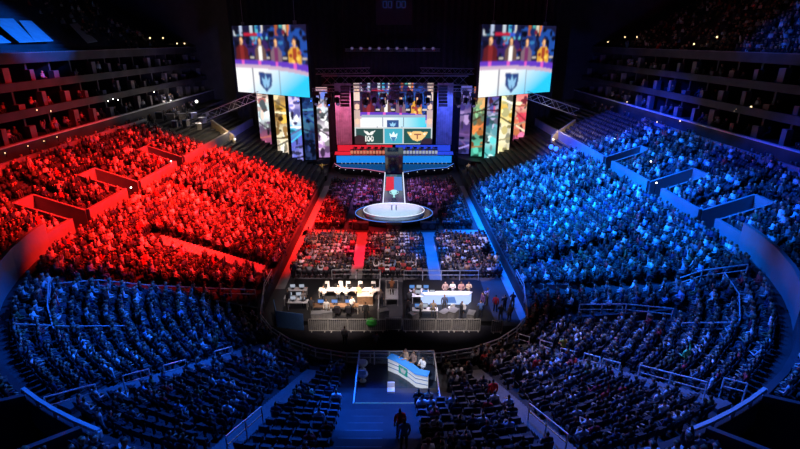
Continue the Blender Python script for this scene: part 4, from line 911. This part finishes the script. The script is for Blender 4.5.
# stairs below the platform and people on them
b = MB()
for k in range(9):
    y1 = 23.1 - k * .9; z = 1.0 + RI * (7 + k); b.box((-1.6, y1 - .45, z + .05), (2.1, .9, .12))
struct(b.obj('trim_40', 'stair_paint'))
for px, py, c, l in ((400, 424, (.95, .04, .05), 'person in red top walking up the aisle just below the glass platform'), (404, 438, (.15, .4, .9), 'person in blue standing in the aisle below the person in red')):
    P, s = bowlhit(px, py + 8); person('person', l, P.x, P.y, P.z, .3, STD['side'], c)
person('spectator', 'spectator in golden yellow jacket standing beside the upper right aisle handrail', *bowlhit(562, 355)[0], .2, STD['clap'], (.85, .45, .03))
person('spectator', 'spectator in bright green top standing in the lower right stand', *bowlhit(683, 369)[0], .4, STD['one'], (.15, .65, .2))
person('spectator', 'spectator in bright red top standing below the right aisle handrails', *bowlhit(536, 373)[0], .2, STD['side'], (.8, .02, .02))
person('spectator', 'spectator in bright red jacket standing right of the glass platform', *bowlhit(492, 400)[0], .2, STD['side'], (.85, .02, .02))
# figures at the stage sides
for px, l, c, pz in ((322.5, 'person in pale golden coat with arms spread on a box left of the stage', (.75, .5, .15), 'spread'), (468, 'person in pale beige coat on a box right of the stage', (.55, .45, .4), 'clap')):
    P = at(px, 175, z=.9); t = thing('riser_box', 'black riser box under the person in %s coat' % ('golden' if px < 400 else 'beige'), 'box', (P.x, P.y, 0)); b = MB(); b.box((0, 0, .45), (1.5, 1.2, .86)); b.obj('body', 'black', t); b = MB(); b.box((0, 0, .89), (1.6, 1.3, .05)); b.obj('top', 'dark_paint', t)
    person('person', l, P.x, P.y, .915, PI, STD[pz], c, None, 1.25)
# player desks on the riser
for sd in (-1, 1):
    nm = 'left' if sd < 0 else 'right'; t = thing('player_desk', 'long %s player desk on the stage riser with lit front' % nm, 'desk', (sd * 5.0, 93.6, 2.7))
    b = MB(); b.box((0, .35, .76), (6.6, .9, .06)); b.obj('worktop', 'black', t); b = MB()
    for x in (-3.2, 0, 3.2): b.box((x, .4, .37), (.1, .7, .72))
    b.obj('legs', 'black', t)
    for k in range(11): b = MB(); b.box((-3.0 + .6 * k, -.08, .38), (.46, .05, .56)); b.obj('front_light', 'orange_led' if sd < 0 else 'screen_soft', t)
    for k in range(5):
        x = sd * 5.0 - 2.6 + 1.3 * k; o_ = ordn(k + 1)
        chair('gaming chair at the %s player desk, %s from the left' % (nm, o_), x, 94.9, 2.7, PI, 'black', 'gaming chairs'); person('player', 'player seated at the %s desk on stage, %s from the left' % (nm, o_), x, 94.85, 2.7, PI, SIT[2], (.6, .08, .1) if sd < 0 else (.5, .5, .6), 'players on stage')
        m = thing('monitor', 'monitor on the %s player desk, %s from the left' % (nm, o_), 'monitor', (x + .35, 94.0, 3.49), PI, 'player monitors'); b = MB(); b.box((0, 0, .01), (.3, .2, .02)); b.bar((0, 0, 0), (0, 0, .2), .025); b.obj('stand', 'black', m); b = MB(); b.box((0, 0, .33), (.6, .04, .36)); b.obj('casing', 'black', m); b = MB(); b.box((0, -.025, .33), (.55, .01, .31)); b.obj('display', 'screen_soft', m)
# ------------------------------------------------------------------ rails in the stands
def hr(px, py, d, ln, label, group='aisle handrails'):
    P, s = bowlhit(px, py); d = Vector((d[0], d[1])).normalized(); a = P.xy - d * ln / 2; c = P.xy + d * ln / 2
    za, zb = 1 + .4 * max(0, soff(*a)), 1 + .4 * max(0, soff(*c)); rail(label, [(*a, za + .1), (*c, zb + .1)], 1.0, group, nm='handrail', r=.038)
dl, dr = (-6.2, -14.2), (6.2, -14.2)
for k, (px, py) in enumerate(((225, 361), (177, 376), (139, 387))): hr(px, py, dl, 1.5, '%s short handrail from the top along the left diagonal aisle' % ordn(k + 1))
hr(75, 407, dl, 2.2, 'longer handrail at the low end of the left diagonal aisle')
for k, (px, py) in enumerate(((523, 346), (545, 353), (566, 362), (590, 368), (609, 374))): hr(px, py, dr, 1.2, '%s short handrail from the top along the right diagonal aisle' % ordn(k + 1))
hr(668, 388, dr, 3.6, 'long handrail at the low end of the right diagonal aisle'); hr(731, 397, dr, 1.0, 'short handrail below the long one in the lower right stand')
hr(247, 437, (-2.2, -15), 3.4, 'steep handrail on the blue aisle at the bottom left of centre'); hr(545, 434, (2.2, -15), 3.6, 'steep handrail on the blue aisle at the bottom right of centre')
def gr(label, px, **k):
    P = [bowlhit(*p)[0] + Vector((0, 0, .15)) for p in px]; rail(label, P, 1.0, None, step=2.2, **k)
gr('long pipe rail dividing the red stand from the blue corner at left', [(55, 292), (100, 291), (150, 293), (205, 296), (256, 298)]); gr('curving pipe rail at the left end of the blue corner block', [(52, 292), (50, 315), (56, 338)])
gr('pipe rail along the bottom of the blue corner block at far left', [(18, 336), (70, 336), (130, 337)]); gr('pipe rail over the dark portal in the right lower stand', [(578, 315), (625, 313), (672, 317)])
gr('long pipe rail crossing the right blue stand', [(676, 288), (700, 281), (745, 276)]); gr('pipe rail descending at the end of the right corner block', [(722, 282), (737, 303), (737, 330)]); gr('pipe rail along the bottom of the right corner block', [(680, 333), (735, 333)])
# front rail of the bowl with glass
fp = [pt(('y', y, -1), -.12) for y in (44, 41)] + [pt(('a', a, -1), -.12) for a in (26, 40, 54, 68, 82)] + [(0, 30.1)]
rail('glass front rail along the foot of the near left stand', [(*p, 1.35) for p in fp], .75, None, glass=True, step=1.6); rail('glass front rail along the foot of the near right stand', [(-x, y, 1.35) for x, y in fp[::-1]], .75, None, glass=True, step=1.6)
# pale portal walls at the far corners
for sd, l in ((-1, 'pale beige portal wall with a lamp at the far left corner'), (1, 'pale beige portal wall with a lamp at the far right corner')):
    a, c = at(394 + sd * 181, 127, Y=88), at(394 + sd * 158, 143, Y=84); t = thing('portal_wall', l, 'wall', a); v = c - a; b = MB(); n_ = Vector((v.y, -v.x, 0)).normalized() * .3
    P = [Vector((0, 0, 0)), v, v + n_, n_]; b.quadbox([p - Vector((0, 0, 2.2)) for p in P] + [p + Vector((0, 0, 1.3)) for p in P]); b.obj('parapet', 'beige', t)
    b = MB(); b.lathe((v.x, v.y - .4, v.z + .6), [(.08, 0), (.14, .1), (.08, .22)], 10); b.obj('lamp', 'lens_glow', t)
# ------------------------------------------------------------------ small lamps round the building
def lamp(px, py, label, m='lens_warm', X=None, Y=None, r=.13, group='small lamps'):
    r *= .68
    P = at(px, py, X=X, Y=Y) if (X or Y) else bowlhit(px, py)[0] + Vector((0, 0, 1.1))
    t = thing('lamp', label, 'lamp', P, 0, group); b = MB(); b.box((0, .12, 0), (r * 1.6, .14, r * 2.2)); b.bar((0, .12, 0), (0, .12, -1.1 if not (X or Y) else -.5), .04); b.obj('bracket', 'black', t)
    b = MB(); b.lathe((0, 0, -r), [(r * .5, 0), (r, r * .6), (r, r * 1.4), (r * .5, r * 2)], 10); b.obj('bulb', m, t)
def series(L_, fmt, **k):
    for i, (px, py) in enumerate(L_): lamp(px, py, fmt % ordn(i + 1), **k)
series([(14, 164), (57, 151), (75, 145), (91, 138), (105, 134)], '%s lamp from the left along the concourse wall above the red stand', X=-38.9, r=.12)
series([(5, 153), (28, 146), (44, 141), (57, 137)], '%s tiny lamp from the left on the pale ledge over the left concourse', X=-39.0, r=.08)
series([(108, 101), (113, 99), (118, 100), (154, 92)], '%s white lamp from the left on the middle left suite ledge', X=-40, m='lens_glow', r=.1)
series([(36, 110), (50, 111)], '%s yellow lamp from the left in the lowest left suite', X=-40.5, r=.2)
series([(150, 38), (163, 38), (177, 43.5), (184.5, 43.5)], '%s warm lamp from the left at the left upper deck portals', X=-44, r=.2)
series([(601, 42), (608, 42), (625, 37), (637, 37), (694, 44), (707, 44), (717, 37)], '%s warm lamp from the left at the right upper deck portals', X=44, r=.17)
series([(158.5, 105.5), (165, 103.5), (171, 101.5)], '%s bright white lamp from the left in the cluster behind the red stand', Y=92, m='lens_glow', r=.3); lamp(196.5, 101.5, 'single bright white lamp left of the sloping truss', Y=92, m='lens_glow', r=.33)
series([(550.5, 152), (555.5, 153)], '%s bright blue lamp from the left at the right end of the stage', m='lens_blue', r=.5)
series([(298, 101), (311, 101), (329, 105)], '%s small blue lamp from the left above the left LED banners', Y=86, m='lens_blue', r=.13)
series([(572, 85), (588, 95), (615, 110), (627, 102)], '%s warm lamp from the left in the dark far right suites', X=40, r=.13)
series([(657, 122), (680, 121), (677, 141), (726, 147), (771, 161)], '%s warm lamp from the left along the right concourse', X=38.8, r=.13)
series([(655, 191), (650, 166), (614, 143)], '%s lamp from the nearest in the right stand portals', r=.12, m='lens_glow'); series([(132, 193), (172, 168), (13, 275)], '%s lamp in the left stand portals', r=.12, m='lens_glow')
series([(737, 109), (751, 107), (735, 111)], '%s coloured lamp in the right suite', X=40.5, r=.16)

# extra crew and gear on the floor platforms and behind the red stand
for k, (px, py, c, w_, l) in enumerate(((289, 306, (.03, .03, .04), 'side', 'crew member in black standing by the corner tables'), (304, 308, (.35, .32, .3), 'clap', 'crew member in grey standing right of the corner tables'), (312, 315, (.05, .05, .06), 'desk', 'crew member in dark top leaning near the left end of the long white table'),
    (327, 317, (.7, .66, .62), 'side', 'crew member in pale top standing before the long white table, left one'), (352, 314, (.75, .72, .7), 'clap', 'crew member in pale top standing before the long white table, right one'), (366, 320, (.03, .03, .03), 'side', 'crew member in black standing by the flight case'),
    (381, 306, (.2, .16, .15), 'side', 'crew member in brown at the right rail of the left platform'), (408, 316, (.06, .05, .05), 'clap', 'crew member in dark top at the left front of the right platform'), (421, 318, (.5, .45, .4), 'desk', 'crew member in beige working at the near pale table'), (444, 312, (.05, .06, .1), 'side', 'crew member in navy left of the hosting desk'),
    (482, 310, (.2, .1, .35), 'side', 'crew member in purple right of the hosting desk'), (487, 305, (.6, .45, .6), 'clap', 'crew member in pale violet right of the hosting desk'), (461, 319, (.04, .04, .05), 'side', 'crew member in black between the two violet chairs'), (480, 318, (.1, .2, .6), 'desk', 'crew member in blue at the right front of the right platform'))):
    P = at(px, py, z=ZP); person('crew_member', l, P.x, P.y, ZP, (px * 7 % 6), STD[w_], c)
for k, (px, py) in enumerate(((316, 321), (325, 326), (383, 321), (415, 324), (445, 322), (455, 325), (473, 325))):
    P = at(px, py, z=ZP); t = thing('equipment_case', '%s grey equipment case from the left along the platform fronts' % ordn(k + 1), 'case', (P.x, max(P.y, 37.7), ZP), .2 * k, 'equipment cases'); h = .5 + .12 * (k % 3)
    b = MB(); b.box((0, 0, h / 2), (.9, .6, h)); b.obj('body', 'barrier_sheet', t); b = MB(); b.box((0, 0, h + .02), (.94, .64, .05)); b.obj('lid', 'concrete', t)
for k, (px, py) in enumerate(((160, 117), (171, 119), (182, 118), (193, 116), (203, 121), (186, 124), (175, 126), (199, 127))):
    P, s = bowlhit(px, py); t = thing('road_case', '%s grey road case from the left on the unlit terrace behind the red stand' % ordn(k + 1), 'case', P, .3 * k, 'road cases behind the red stand'); b = MB(); b.box((0, 0, .55), (1.1, .75, 1.0)); b.obj('body', 'barrier_sheet', t); b = MB(); b.box((0, 0, 1.07), (1.16, .8, .06)); b.obj('lid', 'rail_metal', t)
for k, (px, py) in enumerate(((165, 119), (179, 117), (189, 121), (208, 118), (181, 128))):
    P, s = bowlhit(px, py); person('crew_member', '%s crew member from the left among the road cases behind the red stand' % ordn(k + 1), P.x, P.y, P.z, k, STD['side' if k % 2 else 'clap'], (.45, .42, .4))
for sd in (-1, 1):
    P = [(*pt(('a', a, sd), S0 - .15), zrow(S0) + .55) for a in (56, 59, 62, 65, 68)]; rail('thick pale rail on the curved wall at the bottom %s corner' % ('left' if sd < 0 else 'right'), P, .35, 'corner wall rails', 'white', False, .11)
# ------------------------------------------------------------------ light
w = bpy.data.worlds.new('world'); sc.world = w; w.use_nodes = True
w.node_tree.nodes['Background'].inputs[0].default_value = (.35, .3, .75, 1); w.node_tree.nodes['Background'].inputs[1].default_value = .006
def spot(name, loc, tgt, col, kw, ang, blend=.5, r=.4):
    l = bpy.data.lights.new(name, 'SPOT'); l.energy = kw * 1000; l.color = col; l.spot_size = math.radians(ang); l.spot_blend = blend; l.shadow_soft_size = r
    o = bpy.data.objects.new(name, l); COL.objects.link(o); o.location = loc; d = Vector(tgt) - Vector(loc); o.rotation_euler = d.to_track_quat('-Z', 'Y').to_euler(); return o
RED, BLU, DBL = (1, .013, .009), (.001, .15, 1), (.008, .125, 1)
spot('red_wash', (-4, 66, 30), (-22, 63, 4), RED, 330, 60, .7); spot('red_wash', (-6, 52, 31), (-27.5, 46, 5.5), RED, 250, 44, .6)
spot('red_wash', (0, 60, 31), (-20, 46, 4), RED, 110, 30, .5)
spot('blue_wash', (4, 66, 30), (22, 63, 4), BLU, 260, 60, .7); spot('blue_wash', (6, 52, 31), (23, 46, 5), BLU, 150, 50, .6)
spot('blue_wash', (6, 70, 30), (33, 76, 9), (.004, .05, 1), 150, 42, .6); spot('blue_wash', (4, 58, 31), (31, 48, 9), (.004, .06, 1), 70, 40, .6)
spot('blue_corner', (-4, 38, 32), (-18.5, 28, 4.5), DBL, 60, 32, .5); spot('blue_corner', (4, 38, 32), (19, 27, 4.5), DBL, 52, 38, .5)
spot('blue_near', (-6, 34, 33), (-12, 20, 6), DBL, 44, 50, .8); spot('blue_near', (6, 34, 33), (14, 19, 6), DBL, 44, 48, .8)
spot('near_neutral', (12, 40, 32), (9, 24, 4), (1, .7, .72), 6, 42, .8)
spot('red_aisle', (-2, 60, 31), (-8.5, 56, 0), RED, 70, 34, .5); spot('blue_aisle', (2, 60, 31), (9.5, 53, 0), BLU, 60, 36, .5)
spot('magenta_aisle', (-2, 52, 31), (-3.9, 52, 0), (1, .02, .1), 40, 12, .3); spot('blue_aisle', (2, 52, 31), (4.3, 52, 0), (.004, .12, 1), 40, 12, .3); spot('blue_aisle', (8, 40, 31), (11.4, 43, 0), (.004, .12, 1), 45, 20, .4)
for bx_ in (-7.6, .15, 8.0):
    for by_ in (48.6, 54.6): spot('floor_profile', (bx_ * .3, by_ - 8, 32), (bx_, by_, 0), (1, .74, .78), 26, 11.5, .25, .15)
spot('floor_violet', (0, 60, 32), (0, 74, 0), (.6, .22, 1), 36, 34, .6); spot('thrust_key', (0, 52, 31), (0, 65, 1), (.55, .78, 1), 62, 14, .3)
spot('booth_key', (-4.5, 34, 16), (-4.3, 40.8, 1.2), (1, .72, .54), 45, 22, .6); spot('booth_fill', (-5, 32, 20), (-5.2, 41, 1), (1, .78, .72), 8, 38, .9); spot('desk_key', (4.6, 36, 13), (4.7, 40.8, 1.2), (.8, .7, 1), 10, 34, .6); spot('booth_fill', (4.5, 32, 20), (4.8, 41, 1), (.9, .78, 1), 7, 38, .9)
spot('barrier_key', (-4, 22, 26), (-4.6, 38.4, 1.2), (1, .85, .75), 34, 15, 1); spot('barrier_key', (4, 22, 26), (5, 38.4, 1.2), (1, .85, .75), 34, 15, 1)
spot('analyst_key', (-3, 19, 19), (1.1, 26.2, 3.2), (.85, .88, 1), 13, 12, .6); spot('analyst_blue', (-1, 31, 24), (-.7, 22.2, 4), (.004, .11, 1), 60, 24, .6)
spot('stage_pink', (-10.5, 90, 15), (-9, 96.5, 8.5), (1, .2, .4), 5, 75, .6); spot('stage_blue', (10.5, 90, 15), (9, 96.5, 8.5), (.05, .12, 1), 6, 75, .6)
spot('truss_purple', (-3, 82, 10), (-3, 88, 17), (.6, .2, .8), 2.0, 120, .6); spot('truss_blue', (9, 82, 10), (9, 88, 17), (.1, .15, 1), 2.0, 120, .6)
spot('upper_blue', (-20, 62, 30), (-52, 64, 25), (.004, .16, 1), 70, 40, .6); spot('upper_blue', (20, 62, 32), (54, 58, 26), (.004, .1, 1), 12, 44, .6)
spot('left_truss_blue', (-20, 80, 8), (-27, 88, 11), (.15, .15, 1), 4, 60, .6); spot('right_truss_blue', (20, 80, 8), (27, 88, 11), (.05, .12, 1), 4, 60, .6)
spot('near_warm', (10, 44, 32), (11.2, 28.3, 3), (1, .8, .7), 7, 17, .8); spot('near_warm', (6, 40, 32), (6, 24, 4), (1, .75, .65), 5, 16, .8)
spot('red_rim', (-8, 62, 31), (-37.5, 60, 11.5), RED, 45, 40, .6)
for px, py, k_ in ((165, 101, .25), (196.5, 99, .35)):
    P = at(px, py, Y=91); l = bpy.data.lights.new('lamp_light', 'POINT'); l.energy = k_ * 1000; l.color = (1, .88, .78); l.shadow_soft_size = .3; o = bpy.data.objects.new('lamp_light', l); COL.objects.link(o); o.location = P
for sd in (-1, 1):
    P = at(394 + sd * 168, 124, Y=83); l = bpy.data.lights.new('portal_light', 'POINT'); l.energy = 500; l.color = (1, .75, .45); l.shadow_soft_size = .2; o = bpy.data.objects.new('portal_light', l); COL.objects.link(o); o.location = P
for px in (322.5, 468): P = at(px, 168, Y=86.5); spot('figure_key', (P.x * .4, 66, 24), P, (1, .85, .6), 14, 4, .4, .1)
sc.view_settings.view_transform = 'Standard'; sc.view_settings.look = 'None'; sc.view_settings.exposure = 0; sc.view_settings.gamma = 1; sc.view_settings.use_curve_mapping = False
